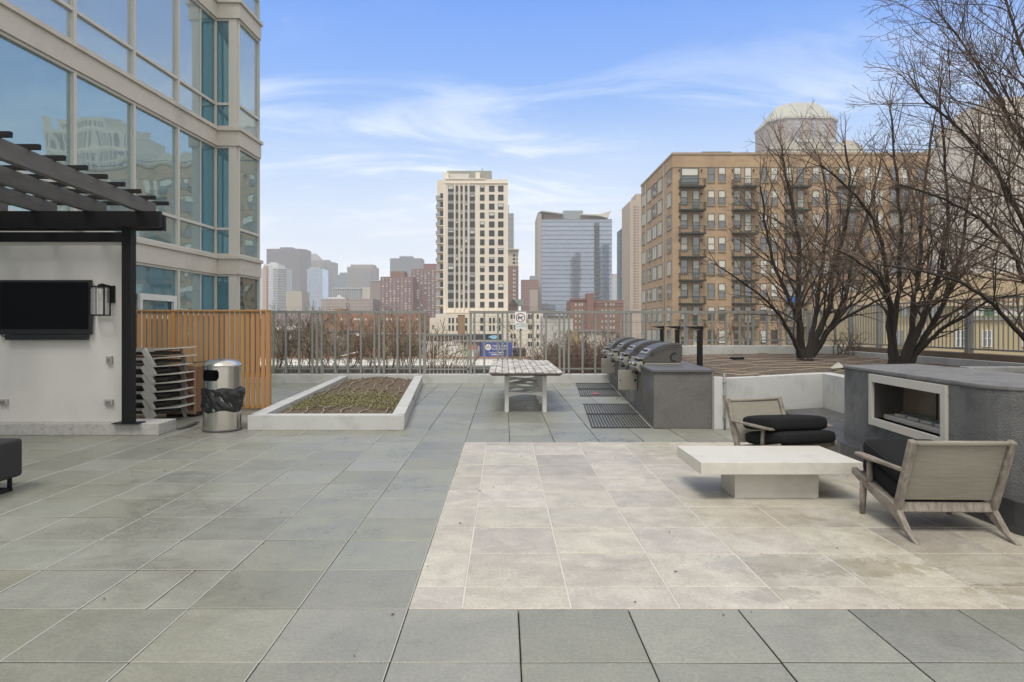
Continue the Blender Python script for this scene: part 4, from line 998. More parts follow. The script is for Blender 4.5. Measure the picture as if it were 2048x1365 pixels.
def photo_tree(name, label, base, stems, Y0, seed, P=TREE, thick=1.0):
    rg = random.Random(seed); t = thing(name, label, 'tree', base)
    trunk = MB(); crown = MB()
    for px, r0, dy in stems:
        n = len(px); pts = []; 
        for i, (a, b) in enumerate(px):
            Y = Y0 + dy * (i / (n - 1)) ** 1.2; pts.append(Vector((at(a, Y), Y, hz(b, Y))))
        fine = []
        for i in range(n - 1):
            for k in range(4):
                u = k / 4; p0 = pts[max(i - 1, 0)]; p1 = pts[i]; p2 = pts[i + 1]; p3 = pts[min(i + 2, n - 1)]
                fine.append(.5 * ((2 * p1) + (p2 - p0) * u + (2 * p0 - 5 * p1 + 4 * p2 - p3) * u * u + (-p0 + 3 * p1 - 3 * p2 + p3) * u ** 3) + Vector((rg.gauss(0, .012), rg.gauss(0, .012), 0)))
        fine.append(pts[-1]); fine.insert(0, fine[0] - Vector((0, 0, .16))); m = len(fine); rad = [(thick * r0 * .92 * (1 - .88 * (i / (m - 1)) ** .6) + .007) * rg.uniform(.93, 1.08) for i in range(m)]
        rad[0] *= 1.25
        trunk.tube(fine, rad, 9, cap=False)
        ln = sum((fine[i + 1] - fine[i]).length for i in range(m - 1))
        branch_off(crown, fine, rad, ln, 0, rg, dict(P, dens=[P['dens'][0] * .8] + P['dens'][1:], ratio=P['ratio']), t0=.25)
        # leader twigs at the tip
        for k in range(3): grow(crown, fine[-1], (fine[-1] - fine[-3]).normalized() + Vector((rg.gauss(0, .25), rg.gauss(0, .25), .2)), .8, rad[-1] * .8, 2, rg, P)
    trunk.build('trunk', M_BARK, t); crown.build('crown', [M_TWIG, M_LIMB], t)
    return len(crown.f)
nf = photo_tree('bare_tree', 'bare multi-stemmed tree nearer the brick building corner', (at(1612, 16.6), 16.6, .76), [
    ([(1600, 718), (1592, 690), (1570, 650), (1545, 615), (1500, 575), (1440, 535)], .075, -1.0),
    ([(1603, 718), (1600, 660), (1596, 590), (1598, 520), (1590, 440), (1570, 350), (1562, 290)], .12, .5),
    ([(1606, 716), (1598, 650), (1575, 590), (1545, 520), (1530, 440), (1520, 370)], .08, -.6),
    ([(1612, 716), (1628, 650), (1636, 590), (1650, 500), (1655, 420), (1640, 320)], .09, .9),
    ([(1618, 718), (1640, 660), (1660, 610), (1665, 550), (1690, 460), (1700, 370), (1690, 290)], .115, -.3),
    ([(1622, 718), (1655, 665), (1690, 600), (1705, 520), (1735, 430), (1760, 330)], .10, .7),
    ([(1624, 718), (1665, 655), (1720, 620), (1780, 590), (1830, 570)], .06, -1.2)], 16.6, 21)
nf += photo_tree('bare_tree', 'bare multi-stemmed tree rising behind the fireplace', (at(1808, 13.4), 13.4, .76), [
    ([(1783, 728), (1780, 670), (1778, 600), (1770, 520), (1745, 440), (1700, 380), (1640, 330)], .075, -.5),
    ([(1793, 728), (1786, 670), (1795, 600), (1800, 520), (1800, 430), (1790, 320), (1780, 220)], .085, .4),
    ([(1803, 728), (1822, 670), (1826, 610), (1838, 540), (1840, 460), (1850, 350), (1870, 230)], .085, .8),
    ([(1808, 728), (1832, 670), (1855, 610), (1880, 540), (1895, 450), (1890, 340), (1880, 190)], .09, -.5),
    ([(1815, 728), (1840, 690), (1875, 630), (1905, 560), (1925, 480), (1940, 380), (1960, 260)], .085, .3),
    ([(1820, 728), (1850, 690), (1890, 655), (1935, 630), (1980, 600), (2040, 590)], .06, -.9),
    ([(1790, 728), (1785, 620), (1760, 560), (1710, 520), (1650, 490)], .05, -1.3)], 13.4, 33)
nf += photo_tree('bare_tree', 'bare tree leaning in from the right frame edge', (at(2160, 10.8), 10.8, .76), [
    ([(2150, 745), (2090, 720), (2040, 670), (1985, 610), (1930, 570), (1850, 545), (1760, 530)], .085, -.4),
    ([(2155, 745), (2110, 680), (2060, 580), (2020, 500), (1960, 440), (1890, 400), (1800, 370)], .09, .2),
    ([(2160, 745), (2120, 640), (2075, 520), (2040, 430), (1985, 330), (1920, 260), (1840, 190)], .10, -.2),
    ([(2165, 745), (2140, 600), (2100, 450), (2060, 330), (2010, 220), (1950, 120), (1880, 30)], .09, .6),
    ([(2170, 745), (2150, 580), (2120, 420), (2080, 260), (2050, 120), (2010, 0), (1970, -90)], .09, .3)], 10.8, 45, dict(TREE, rmin=.0032, seg=.18), thick=.7)
print('tree faces', nf)
BUSH = dict(seg=.2, wob=.13, up=.02, rmin=.004, levels=3, dens=[5, 6, 7], t0=.15, ang=(18, 60), lift=.1, ratio=(.3, .6), lmin=.1, rr=.6)
def shrub(label, x, y, z, h, spread, ns, seed, m, lean=0, r=.014, P=BUSH, grp='bare shrubs behind the fence'):
    rg = random.Random(seed); mb = MB()
    for k in range(ns):
        d = Vector((rg.gauss(lean, .28), rg.gauss(0, .2), 1)).normalized()
        grow(mb, Vector((x + rg.uniform(-spread, spread), y + rg.uniform(-.25, .25), z)), d, h * rg.uniform(.6, 1.0), r, 0, rg, P)
    return tag(mb.build('bare_shrub', m), label, 'shrub', grp)
strip = MB().box(-9, 9.4, 19.43, 21.6, -.5, -.02); tag(strip.build('planting_bed', M_SOIL), kind='structure')
SH = [(556, 2.15, .5, 7, 'bare twiggy shrub right beside the orange screen end'), (590, 1.9, .45, 6, 'bare twiggy shrub second from the orange screen'), (632, 2.1, .45, 7, 'bare twiggy shrub with a long dark diagonal stem'), (672, 2.05, .5, 7, 'bare twiggy shrub under the white low roof gable'),
      (712, 2.25, .5, 8, 'bare spiky shrub poking above the rail below the red brick towers'), (758, 2.0, .45, 7, 'bare twiggy shrub at the doubled fence posts left of the railing'), (800, 2.05, .45, 7, 'bare twiggy shrub below the taller red brick tower'), (836, 1.85, .4, 6, 'bare twiggy shrub at the low railing end post'),
      (880, 1.75, .35, 6, 'leaning bare shrub behind the low picket railing'), (915, 1.55, .3, 5, 'leaning bare shrub below the tan chimney'), (1078, 1.8, .3, 6, 'upright bare shrub right of the no pets notice'), (1098, 1.7, .35, 5, 'upright bare shrub left of the reddish thicket')]
for i, (px, h_, sp, ns, lab) in enumerate(SH):
    Y = 20.2; shrub(lab, at(px, Y), Y, -.03, h_, sp, ns, 100 + i, M_BRUSH, lean=.25 if 870 < px < 1110 else .05, r=.013)
def thicket():
    k = 0
    labs = ['reddish brown thicket shrub below the pale garage', 'reddish brown thicket shrub beside the farthest grill', 'reddish brown thicket shrub behind the table corner', 'reddish brown thicket shrub between two bare shrubs', 'reddish brown thicket shrub in front of the red brick block', 'reddish brown thicket shrub hiding the garage foot']
    for px, Y, h_ in ((1125, 24, 2.2), (1215, 23.4, 2.3), (1150, 26, 2.2), (1100, 27, 2.0), (1180, 25, 2.4), (1205, 28, 2.4)):
        shrub(labs[k], at(px, Y), Y, -1.2, h_, .9, 26, 300 + k, M_BRUSHR, r=.016, P=dict(BUSH, rmin=.0065, dens=[4, 5, 5]), grp='thicket beyond the fence'); k += 1
    shrub('tangled dry vine clump at the raised planter back corner', at(1705, 18.3), 18.3, .8, .95, .55, 16, 400, M_TWIG, P=dict(BUSH, wob=.3, up=-.02, lift=-.05), grp=None)
    for k, px in enumerate((1420, 1475, 1530)):
        shrub('pale dry vine climbing the fence %s' % ('left of the far tree', 'between the bollards and the far tree', 'just beside the far tree stems')[k], at(px, 19.6), 19.6, .9, 1.35, .35, 5, 420 + k, M_BRUSH, P=dict(BUSH, wob=.25), grp='vines on the back fence')
thicket()
# ================================================================== CITY
GZ = -12.0
tag(MB().box(-4000, 4000, -300, 5500, GZ - 1, GZ).build('ground', col_mat('city_ground', (.13, .12, .105), scale=.02, var=.3)), kind='structure')
SHRT = dict(seg=1.3, wob=.13, up=.04, rmin=.05, levels=3, dens=[.75, .9, 1.1], t0=.3, ang=(22, 55), lift=.15, ratio=(.4, .65), lmin=.7, rr=.6)
M_STREET = mat('street_twig', (.27, .205, .145), rough=.95, var=.4, scale=.3)
def city_tree(label, px, Y, h_, seed, m=M_STREET):
    rg = random.Random(seed); x = at(px, Y); t = thing('bare_street_tree', label, 'tree', (x, Y, GZ), group='bare street trees beyond the fence')
    tr = MB(); cr = MB(); th = h_ * .3; tr.tube([(x, Y, GZ), (x + rg.uniform(-.3, .3), Y, GZ + th)], [.25, .18], 7); tr.build('trunk', M_BARK, t)
    for k in range(7):
        d = Vector((rg.gauss(0, .45), rg.gauss(0, .45), 1)).normalized(); grow(cr, Vector((x, Y, GZ + th * rg.uniform(.75, 1))), d, h_ * rg.uniform(.5, .75), .12, 0, rg, SHRT)
    cr.build('crown', m, t)
CT = [(550, 95, 13.6, 'bare brown street tree below the white balcony tower'), (580, 110, 13.2, 'bare brown street tree below the blank beige slab'), (612, 90, 12.9, 'bare brown street tree below the pale glass block'), (645, 120, 14.2, 'bare brown street tree left of the red chimney stack'), (678, 100, 13.4, 'bare brown street tree close behind the white roof gable'),
      (742, 85, 12.3, 'bare brown street tree right of the red chimney stack'), (775, 110, 13.8, 'bare brown street tree below the lower red brick tower'), (812, 92, 12.6, 'bare brown street tree below the taller red brick tower'), (842, 105, 13.2, 'bare brown street tree left of the cream tower foot'), (708, 135, 14.2, 'bare brown street tree in front of the orange brick block')]
for i, (px, Y, h_, lab) in enumerate(CT): city_tree(lab, px, Y, h_, 500 + i)
def bld(name, label, px0, px1, Y, cat='building'):
    return thing(name, label, cat, ((at(px0, Y) + at(px1, Y)) / 2, Y, GZ))
def blk(t, part, m, px0, px1, py, Y, depth, z0=GZ, ch=0, chl=0):
    # block whose front plane stands at distance Y between two photo columns, roof at photo row py
    x0, x1, zt = at(px0, Y), at(px1, Y), hz(py, Y)
    poly = [(x0 + chl, Y), (x1 - ch, Y)] + ([(x1, Y + ch * 1.3)] if ch else []) + [(x1, Y + depth), (x0, Y + depth)] + ([(x0, Y + chl * 1.3)] if chl else [])
    return MB().prism(poly, z0, zt).build(part, m, t)
def rects(t, part, m, Y, cols, rows, proud=.06, deep=.0, frame=None):
    # one mesh of many panes, for faraway glazing that reads as a pattern
    mb = MB()
    for a, b in cols:
        for c, d in rows: mb.box(at(a, Y), at(b, Y), Y - proud, Y + .02, hz(d, Y), hz(c, Y))
    return mb.build(part, m, t)
def rng(a, b, step, wv): 
    out = []; 
    while a + wv <= b: out.append((a, a + wv)); a += step
    return out
G_DK = glassy('glass_dark', (.010, .011, .012), .03, (.6, .65, .7), .08)
G_GR = glassy('glass_grey', (.10, .11, .12), .25, (.8, .85, .9), .1)
G_SKY = glassy('glass_sky', (.11, .14, .19), .38, (.70, .79, .95), .05, wav=.03, wscale=.12)
G_PALE = glassy('glass_pale', (.30, .34, .38), .35, (.85, .9, .95), .15)
W_LT = mat('window_blind', (.55, .55, .50), rough=.6, var=.1, scale=.3)
def skyline():
    c = col_mat
    t = bld('office_tower', 'hazy wide brown grey slab tower at the far left of the skyline', 533, 609, 1300); blk(t, 'body', c('far_brown', (.11, .09, .085), scale=.01), 533, 609, 498, 1300, 45, ch=9); blk(t, 'penthouse', MT['far_brown'], 560, 585, 495, 1312, 25, z0=hz(499, 1300))
    rects(t, 'glazing', c('far_brown_glass', (.075, .065, .062)), 1300, rng(534.5, 597, 2.1, .9), [(501, 640)])
    t = bld('office_tower', 'hazy pale tower with a peaked crown beside the brown slab', 609, 641, 1420); blk(t, 'body', c('far_pale', (.30, .27, .22), scale=.01), 609, 640.5, 521, 1420, 40); 
    Y = 1420; X0, X1 = at(609, Y), at(640.5, Y); zt = hz(521, Y); xp = at(622, Y)
    MB().add([(X0, Y, zt), (X1, Y, zt), (X1, Y + 40, zt), (X0, Y + 40, zt), (at(618, Y), Y + 16, hz(506, Y)), (at(627, Y), Y + 16, hz(506, Y)), (at(627, Y), Y + 24, hz(506, Y)), (at(618, Y), Y + 24, hz(506, Y))], [(0, 1, 5, 4), (1, 2, 6, 5), (2, 3, 7, 6), (3, 0, 4, 7), (4, 5, 6, 7)]).build('crown_roof', c('far_roof', (.22, .20, .18)), t)
    rects(t, 'rib', c('far_rib', (.16, .14, .12)), Y, rng(611, 640, 2.2, 1.0), [(523, 640)])
    t = bld('office_tower', 'hazy grey tower with a rounded shoulder behind the pale glass block', 640, 667, 1460); blk(t, 'body', c('far_grey', (.20, .195, .185), scale=.01), 640, 667, 524, 1460, 40, ch=10); blk(t, 'penthouse', MT['far_grey'], 642, 657, 520, 1470, 20, z0=hz(525, 1460))
    t = bld('residential_tower', 'pale hazy glass tower half hidden by the near facade', 505, 526, 900); blk(t, 'body', c('far_ice', (.42, .45, .48)), 505, 526, 537, 900, 25); rects(t, 'glazing', G_PALE, 900, rng(506, 525, 4, 2.6), rng(539, 640, 3.3, 1.9))
    t = bld('residential_tower', 'white stepped balcony tower with a salmon vertical stripe', 526, 573, 760); blk(t, 'body', c('far_white', (.52, .54, .55)), 528, 556, 528, 760, 25); blk(t, 'wing', MT['far_white'], 556, 572, 537, 764, 22); blk(t, 'stripe', c('salmon', (.48, .29, .2)), 526.5, 533, 532, 757, 6)
    rects(t, 'glazing', G_PALE, 760, rng(535, 546, 5.5, 4.4), rng(532, 640, 3.4, 2.0)); rects(t, 'glazing', G_GR, 760, [(547.5, 555)], rng(536, 640, 3.4, 1.7))
    mb = MB()
    for k in range(30): z = hz(539 + 3.4 * k, 762); mb.box(at(546, 760), at(573, 760), 757.5, 764.5, z, z + .7)
    mb.build('balcony_slab', MT['far_white'], t); blk(t, 'mast', MT['far_white'], 540, 552, 525, 764, 10, z0=hz(528, 760))
    t = bld('warehouse', 'blank beige windowless slab in the left skyline', 572, 604, 520); blk(t, 'body', c('beige_blank', (.40, .365, .30), var=.04), 572, 604, 583, 520, 20); blk(t, 'roof_plant', c('plant_grey', (.25, .25, .26)), 584, 593, 580.5, 528, 6, z0=hz(583, 520))
    t = bld('office_tower', 'pale blue glass block with a slanted roof screen', 613, 647, 900); blk(t, 'body', G_SKY, 614, 645, 538, 900, 30); blk(t, 'penthouse', c('far_trim', (.3, .31, .32)), 620, 640, 534.5, 906, 14, z0=hz(538, 900)); rects(t, 'mullion', c('far_mull', (.36, .39, .42)), 900, rng(614, 645, 3.1, .35), [(538, 640)], .12); rects(t, 'floor_line', MT['far_mull'], 900, [(614, 645)], rng(541, 640, 4.2, .4), .15)
    t = bld('office_tower', 'hazy stepped teal tower left of the ribbed tower', 668, 698, 1350); m = c('far_teal', (.13, .17, .18)); blk(t, 'body', m, 668, 698, 556, 1350, 30); blk(t, 'upper_step', m, 674, 698, 550, 1352, 26, z0=hz(556.1, 1350)); blk(t, 'top_step', m, 679, 698, 545.5, 1354, 20, z0=hz(550.1, 1352))
    t = bld('office_tower', 'hazy ribbed tower with clipped shoulders left of the brick towers', 694, 750, 1250); m = c('far_ribbed', (.26, .235, .19)); blk(t, 'body', m, 694, 750, 534, 1250, 40, ch=6); blk(t, 'top_step', m, 701, 747, 529.5, 1254, 30, z0=hz(534, 1250)); rects(t, 'rib', c('far_rib_dark', (.15, .14, .125)), 1250, rng(696, 746, 2.6, 1.2), [(537, 640)]); blk(t, 'annex', c('far_annex', (.17, .18, .18)), 727, 741, 545, 1230, 15)
    t = bld('office_tower', 'hazy flat grey slab tower behind the red brick towers', 780, 844, 1350); blk(t, 'body', c('far_slate', (.13, .13, .135)), 780, 844, 517, 1350, 40); blk(t, 'penthouse', MT['far_slate'], 799, 825, 513, 1360, 20, z0=hz(517, 1350))
    t = bld('office_block', 'low white office block with vertical fins in the skyline', 664, 742, 820); m = c('fin_white', (.5, .49, .47)); blk(t, 'body', c('fin_grey', (.22, .23, .24)), 665, 722, 578, 820, 30); blk(t, 'roof_slab', m, 664, 723, 576, 819, 31, z0=hz(578, 820)); rects(t, 'fin', m, 820, rng(665, 722, 4.7, .8), [(578, 640)], .5); blk(t, 'side_block', c('cream_blk', (.46, .42, .34)), 722, 741, 575, 822, 26)
    t = bld('office_block', 'pinkish grey low block with white rooftop units', 642, 746, 470); blk(t, 'body', c('pink_grey', (.31, .26, .235)), 642, 746, 598, 470, 30); blk(t, 'roof_unit', c('roof_white', (.6, .59, .57)), 655, 690, 595, 476, 8, z0=hz(598, 470)); blk(t, 'roof_unit', MT['roof_white'], 674, 682, 591, 486, 6, z0=hz(595, 476)); rects(t, 'glazing', c('pink_win', (.48, .45, .42)), 470, rng(644, 744, 4.1, 1.5), rng(604, 628, 6, 2))
    t = bld('apartment_block', 'plain brown grey block left of the lower red brick tower', 740, 763, 700); blk(t, 'body', c('brown_plain', (.23, .18, .16)), 740, 763, 562, 700, 25); blk(t, 'roof_edge', c('edge_pale', (.45, .42, .4)), 740, 763, 561, 699.5, 1, z0=hz(562.2, 700))
    for (nm, lb, a, b, top, pa, pb, pt, Y, sd) in (('brick_tower', 'lower red brick apartment tower with a central penthouse', 761, 826, 554, 781, 809, 543, 430, 1), ('brick_tower', 'taller red brick apartment tower beside the cream tower', 823, 880, 538, 848, 880, 528, 470, 2)):
        t = bld(nm, lb, a, b, Y); m = c('red_brick_far', (.22, .125, .108)); blk(t, 'wall', m, a, b, top, Y, 20); blk(t, 'penthouse', m, pa, pb, pt, Y + 3, 14, z0=hz(top, Y))
        rg = random.Random(sd); ca = rng(a + 3.2, b - 1, 7.6, 3.4); rows = rng(top + 3, 640, 4.9, 2.6)
        mb = MB(); lt = MB()
        for cc in ca:
            for rr in rows: (lt if rg.random() < .42 else mb).box(at(cc[0], Y), at(cc[1], Y), Y - .08, Y + .02, hz(rr[1], Y), hz(rr[0], Y))
        mb.build('glazing', G_GR, t); lt.build('window_blind', c('far_blind', (.5, .48, .45)), t)
        rects(t, 'balcony_recess', c('recess_dark', (.13, .085, .08)), Y, [(q[0] - .5, q[1] + .5) for q in ca[1::3]], [(top + 4, 640)], .04)
    t = bld('brick_block', 'long orange brick low block behind the street trees', 640, 845, 210); blk(t, 'wall', c('orange_brick', (.29, .15, .085)), 640, 845, 628, 210, 20); blk(t, 'roof_hut', MT['orange_brick'], 666, 688, 618, 216, 6, z0=hz(628, 210)); rects(t, 'glazing', W_LT, 210, [(648, 652), (682, 685), (708, 712), (713, 720), (730, 733), (772, 776), (777, 784), (797, 804), (832, 836)], [(637, 641)]); blk(t, 'roof_slab', c('roof_white', (.6, .59, .57)), 652, 665, 621, 208, 5, z0=hz(624.5, 208))
    t = bld('brick_block', 'dull mauve low block left of the orange brick block', 540, 640, 225); blk(t, 'wall', c('mauve_wall', (.27, .22, .21)), 500, 640, 626, 225, 20); rects(t, 'glazing', W_LT, 225, [(553, 560), (572, 597), (555, 575)][:2], [(653, 660)])
    t = bld('low_building', 'ochre low building behind the shrubs left of the cream tower', 700, 850, 140); blk(t, 'wall', c('ochre_wall', (.30, .225, .125), scale=.5, var=.25), 700, 852, 669, 140, 10); blk(t, 'roof_edge', c('ochre_edge', (.40, .36, .29)), 699, 853, 667.5, 139.6, 11, z0=hz(669, 140)); rects(t, 'window_row', G_GR, 140, rng(735, 846, 14, 3), [(676, 681)])
    t = bld('low_building', 'grey brown low house row behind the shrubs near the orange screen', 520, 700, 150); blk(t, 'wall', c('house_brown', (.215, .175, .15), scale=.5, var=.25), 505, 700, 665, 150, 10); blk(t, 'roof_edge', c('house_roof', (.15, .13, .125)), 504, 701, 661, 149.6, 11, z0=hz(665, 150)); rects(t, 'window_row', W_LT, 150, rng(560, 690, 19, 3), [(672, 677)])
    t = bld('apartment_tower', 'slim grey glass tower just behind the cream tower', 1014, 1028, 420); blk(t, 'body', c('slim_grey', (.23, .25, .26)), 1010, 1027.5, 427, 420, 20); blk(t, 'roof_screen', c('slim_pale', (.4, .42, .43)), 1010, 1018, 410, 424, 8, z0=hz(427, 420)); rects(t, 'floor_line', MT['slim_pale'], 420, [(1012, 1027.5)], rng(434, 620, 10.5, .7))
    t = bld('apartment_tower', 'brown tower with a cream top behind the cream tower', 1014, 1038, 340); blk(t, 'wall', c('tower_brown', (.20, .13, .105)), 1010, 1037, 532, 340, 18); blk(t, 'upper_storey', c('tower_cream', (.50, .45, .36)), 1010, 1036.5, 500, 340.5, 17, z0=hz(532, 340)); blk(t, 'cornice', MT['tower_cream'], 1009, 1038, 498, 339, 19, z0=hz(500.4, 340)); rects(t, 'glazing', G_DK, 340.5, [(1025.5, 1030.5), (1033, 1035)], rng(509, 530, 7.5, 4.6)); rects(t, 'window_blind', W_LT, 340, [(1026, 1028), (1029, 1031)], rng(540, 615, 8, 3.5))
    t = bld('brick_block', 'dusky red brick block left of the glass tower', 1043, 1076, 500); blk(t, 'wall', c('dusky_brick', (.22, .125, .105)), 1043, 1076, 560, 500, 18); blk(t, 'roof_unit', c('roof_teal', (.25, .3, .32)), 1060, 1076, 552, 506, 8, z0=hz(560, 500)); rects(t, 'glazing', c('dusky_win', (.36, .30, .27)), 500, rng(1047, 1075, 3.2, 1.4), rng(564, 612, 5, 2)); blk(t, 'annex', c('pink_annex', (.42, .34, .30)), 1060, 1076, 580, 470, 10)
    t = bld('gabled_house', 'small gabled house with a pale green roof beside the cream tower', 1016, 1046, 290); blk(t, 'wall', c('gable_tan', (.28, .2, .15)), 1017, 1034, 611, 290, 8)
    Y = 290; MB().extr([(at(1016, Y), Y - 1, hz(611, Y)), (at(1036, Y), Y - 1, hz(611, Y)), (at(1026, Y), Y - 1, hz(599, Y))], (0, 9, 0)).build('gable', c('gable_brown', (.2, .15, .12)), t)
    MB().add([(at(1026, Y), Y - 1.5, hz(598.4, Y)), (at(1046, Y), Y - 1.5, hz(600, Y)), (at(1046, Y), Y - 1.5, hz(612, Y)), (at(1036.5, Y), Y - 1.5, hz(611.4, Y)), (at(1026, Y), Y + 8, hz(598.4, Y)), (at(1046, Y), Y + 8, hz(600, Y)), (at(1046, Y), Y + 8, hz(612, Y)), (at(1036.5, Y), Y + 8, hz(611.4, Y))], [(0, 3, 2, 1), (4, 5, 6, 7), (0, 1, 5, 4), (1, 2, 6, 5), (2, 3, 7, 6), (3, 0, 4, 7)]).build('roof', c('green_copper', (.36, .42, .36)), t)
    t = bld('brick_block', 'red brick block with a corner turret before the glass tower', 1141, 1247, 240); m = c('mid_brick', (.22, .125, .095), scale=.6, var=.2); blk(t, 'wall', m, 1141, 1247, 601, 240, 16); blk(t, 'turret', m, 1174, 1188, 587, 238.5, 6); blk(t, 'parapet', m, 1141, 1175, 597, 239.6, 3, z0=hz(601, 240))
    for y in (606, 611): MB().box(at(1189, 240), at(1247, 240), 239.75, 240, hz(y + .5, 240), hz(y, 240)).build('stone_band', c('band_stone', (.4, .3, .25)), t)
    for xx in (1150, 1158, 1163, 1176, 1203, 1210.5, 1220, 1226):
        for yy in (607, 620, 630, 641, 653):
            if random.random() < .85: MB().box(at(xx, 240), at(xx + 3, 240), 239.8, 240.02, hz(yy + 5.5, 240), hz(yy, 240)).build('window', c('mid_win', (.46, .44, .38)), t)
    t = bld('office_block', 'pale blank block between glass tower and teal slab', 1222, 1248, 720); blk(t, 'body', c('pale_blank', (.46, .47, .47), var=.05), 1222, 1248, 557, 720, 20); blk(t, 'stepped_top', c('pale_pink', (.42, .37, .34)), 1226, 1248, 548, 724, 14, z0=hz(557, 720))
    t = bld('office_tower', 'narrow dark teal slab beside the tan slab', 1246, 1260, 460); blk(t, 'body', glassy('glass_teal', (.05, .10, .105), .18, (.7, .85, .85), .1), 1246, 1262, 455, 460, 25); rects(t, 'floor_line', c('teal_line', (.14, .19, .19)), 460, [(1246, 1252)], rng(458, 620, 7, .8))
    t = bld('apartment_tower', 'narrow tan concrete slab just left of the big brick building', 1259, 1280, 360); blk(t, 'wall', c('tan_slab', (.42, .34, .27)), 1260, 1285, 402, 360, 25); blk(t, 'penthouse', MT['tan_slab'], 1272, 1285, 388, 364, 14, z0=hz(402, 360)); rects(t, 'glazing', c('tan_win', (.17, .13, .11)), 360, [(1267, 1269.3), (1270.4, 1272.4)], rng(413, 620, 5.6, 3.2)); rects(t, 'glazing', MT['tan_win'], 360, [(1275, 1277)], rng(413, 620, 5.6, 3.2))
    t = bld('low_wall_building', 'long white low building beyond the no pets notice', 1086, 1146, 150); blk(t, 'wall', c('low_white', (.50, .49, .46)), 1086, 1146, 633, 150, 12); blk(t, 'roof_edge', c('low_edge', (.25, .24, .23)), 1086, 1146, 632, 149.6, 1, z0=hz(633.2, 150))
    t = bld('garage', 'pale garage with pilasters below the red brick block', 1160, 1234, 140); m = c('garage_cream', (.58, .54, .46)); blk(t, 'wall', m, 1160, 1233, 664, 140, 10); blk(t, 'roof_edge', c('low_edge', (.25, .24, .23)), 1158, 1234, 661, 139.5, 11, z0=hz(664, 140)); rects(t, 'pilaster', m, 140, rng(1166, 1230, 16, 3), [(664, 700)], .3); blk(t, 'tan_bay', c('garage_tan', (.33, .26, .15)), 1140, 1160, 662, 141, 8)
    t = bld('highrise', 'hazy octagonal tower with a mansard crown behind the brick building', 1548, 1686, 620); m = c('oct_brick', (.28, .225, .185)); Y = 620; d = 60; x0, x1 = at(1550, Y), at(1685, Y); c4 = 11
    def octo(i, j): return [(x0 + c4 + i, Y + i), (x1 - c4 - i, Y + i), (x1 - i, Y + c4 + i), (x1 - i, Y + d - c4), (x1 - c4 - i, Y + d), (x0 + c4 + i, Y + d), (x0 + i, Y + d - c4), (x0 + i, Y + c4 + i)]
    MB().prism(octo(0, 0), GZ, hz(237, Y)).build('wall', m, t)
    MB().prism(octo(-1.2, 0), hz(237, Y), hz(233, Y)).build('cornice', c('oct_stone', (.42, .39, .33)), t)
    a, b = octo(-.4, 0), octo(9.5, 0); z0, z1 = hz(233, Y), hz(199, Y); n = 8
    MB().add([(x, y, z0 if False else z0) for x, y in a] + [(x, min(y, Y + d - 40), z1) for x, y in b], [(i, (i + 1) % n, n + (i + 1) % n, n + i) for i in range(n)] + [tuple(range(n, 2 * n))]).build('mansard_roof', c('oct_roof', (.36, .36, .31)), t)
    [rects(t, 'window_column', G_GR, Y, [q], rng(242, 300, 8.2, 5)) for q in ((1575, 1583), (1589, 1600), (1622, 1633), (1640, 1652))]; MB().box(x0 + 5, x1 - 5, Y - 1.5, Y, hz(285, Y), hz(280, Y)).build('stone_band', MT['oct_stone'], t)
    t = bld('highrise', 'tall cream stone tower with vertical ribs at the right edge', 1945, 2140, 330); m = c('rib_cream', (.56, .51, .43)); Y = 330
    blk(t, 'wall', m, 1945, 2145, 262, Y, 40); blk(t, 'upper_step', m, 1962, 2145, 222, Y + 2, 36, z0=hz(262, Y)); blk(t, 'top_step', m, 1990, 2140, 194, Y + 5, 30, z0=hz(222, Y))
    rects(t, 'glazing', c('rib_win', (.17, .155, .14)), Y, rng(1952, 2140, 9.2, 3.6), [(268 + 21.5 * k, 268 + 21.5 * k + 17) for k in range(13)]); rects(t, 'glazing', MT['rib_win'], Y + 2, rng(1968, 2140, 9.2, 3.6), [(229, 258)]); rects(t, 'glazing', MT['rib_win'], Y + 5, rng(1996, 2136, 9.2, 4.2), [(204, 219)])
    rects(t, 'rib', m, Y, rng(1948, 2140, 9.2, 2.6), [(262, 600)], .5)
skyline()
def window_part(t, Y, a, b, c, d, fm, pm, prx=.05, sash=True, blind=None):
    # one window in a wall facing -Y: frame (part) and pane (sub-part)
    x0, x1, z0, z1 = at(a, Y), at(b, Y), hz(d, Y), hz(c, Y); fw = (x1 - x0) * .075
    mb = MB(); mb.box(x0, x0 + fw, Y - prx, Y + .02, z0, z1).box(x1 - fw, x1, Y - prx, Y + .02, z0, z1).box(x0 + fw, x1 - fw, Y - prx, Y + .02, z1 - fw, z1).box(x0 + fw, x1 - fw, Y - prx, Y + .02, z0, z0 + fw)
    if sash: zm = z0 + (z1 - z0) * .5; mb.box(x0 + fw, x1 - fw, Y - prx + .01, Y + .02, zm - fw * .5, zm + fw * .5)
    f = mb.build('window', fm, t)
    p = MB(); zb = z1 - fw - (z1 - z0 - 2 * fw) * (blind or 0)
    p.box(x0 + fw, x1 - fw, Y - prx * .4, Y + .015, z0 + fw, zb, 0)
    if blind: p.box(x0 + fw, x1 - fw, Y - prx * .4 - .004, Y + .015, zb, z1 - fw, 1)
    p.build('pane', [pm, W_LT], f)
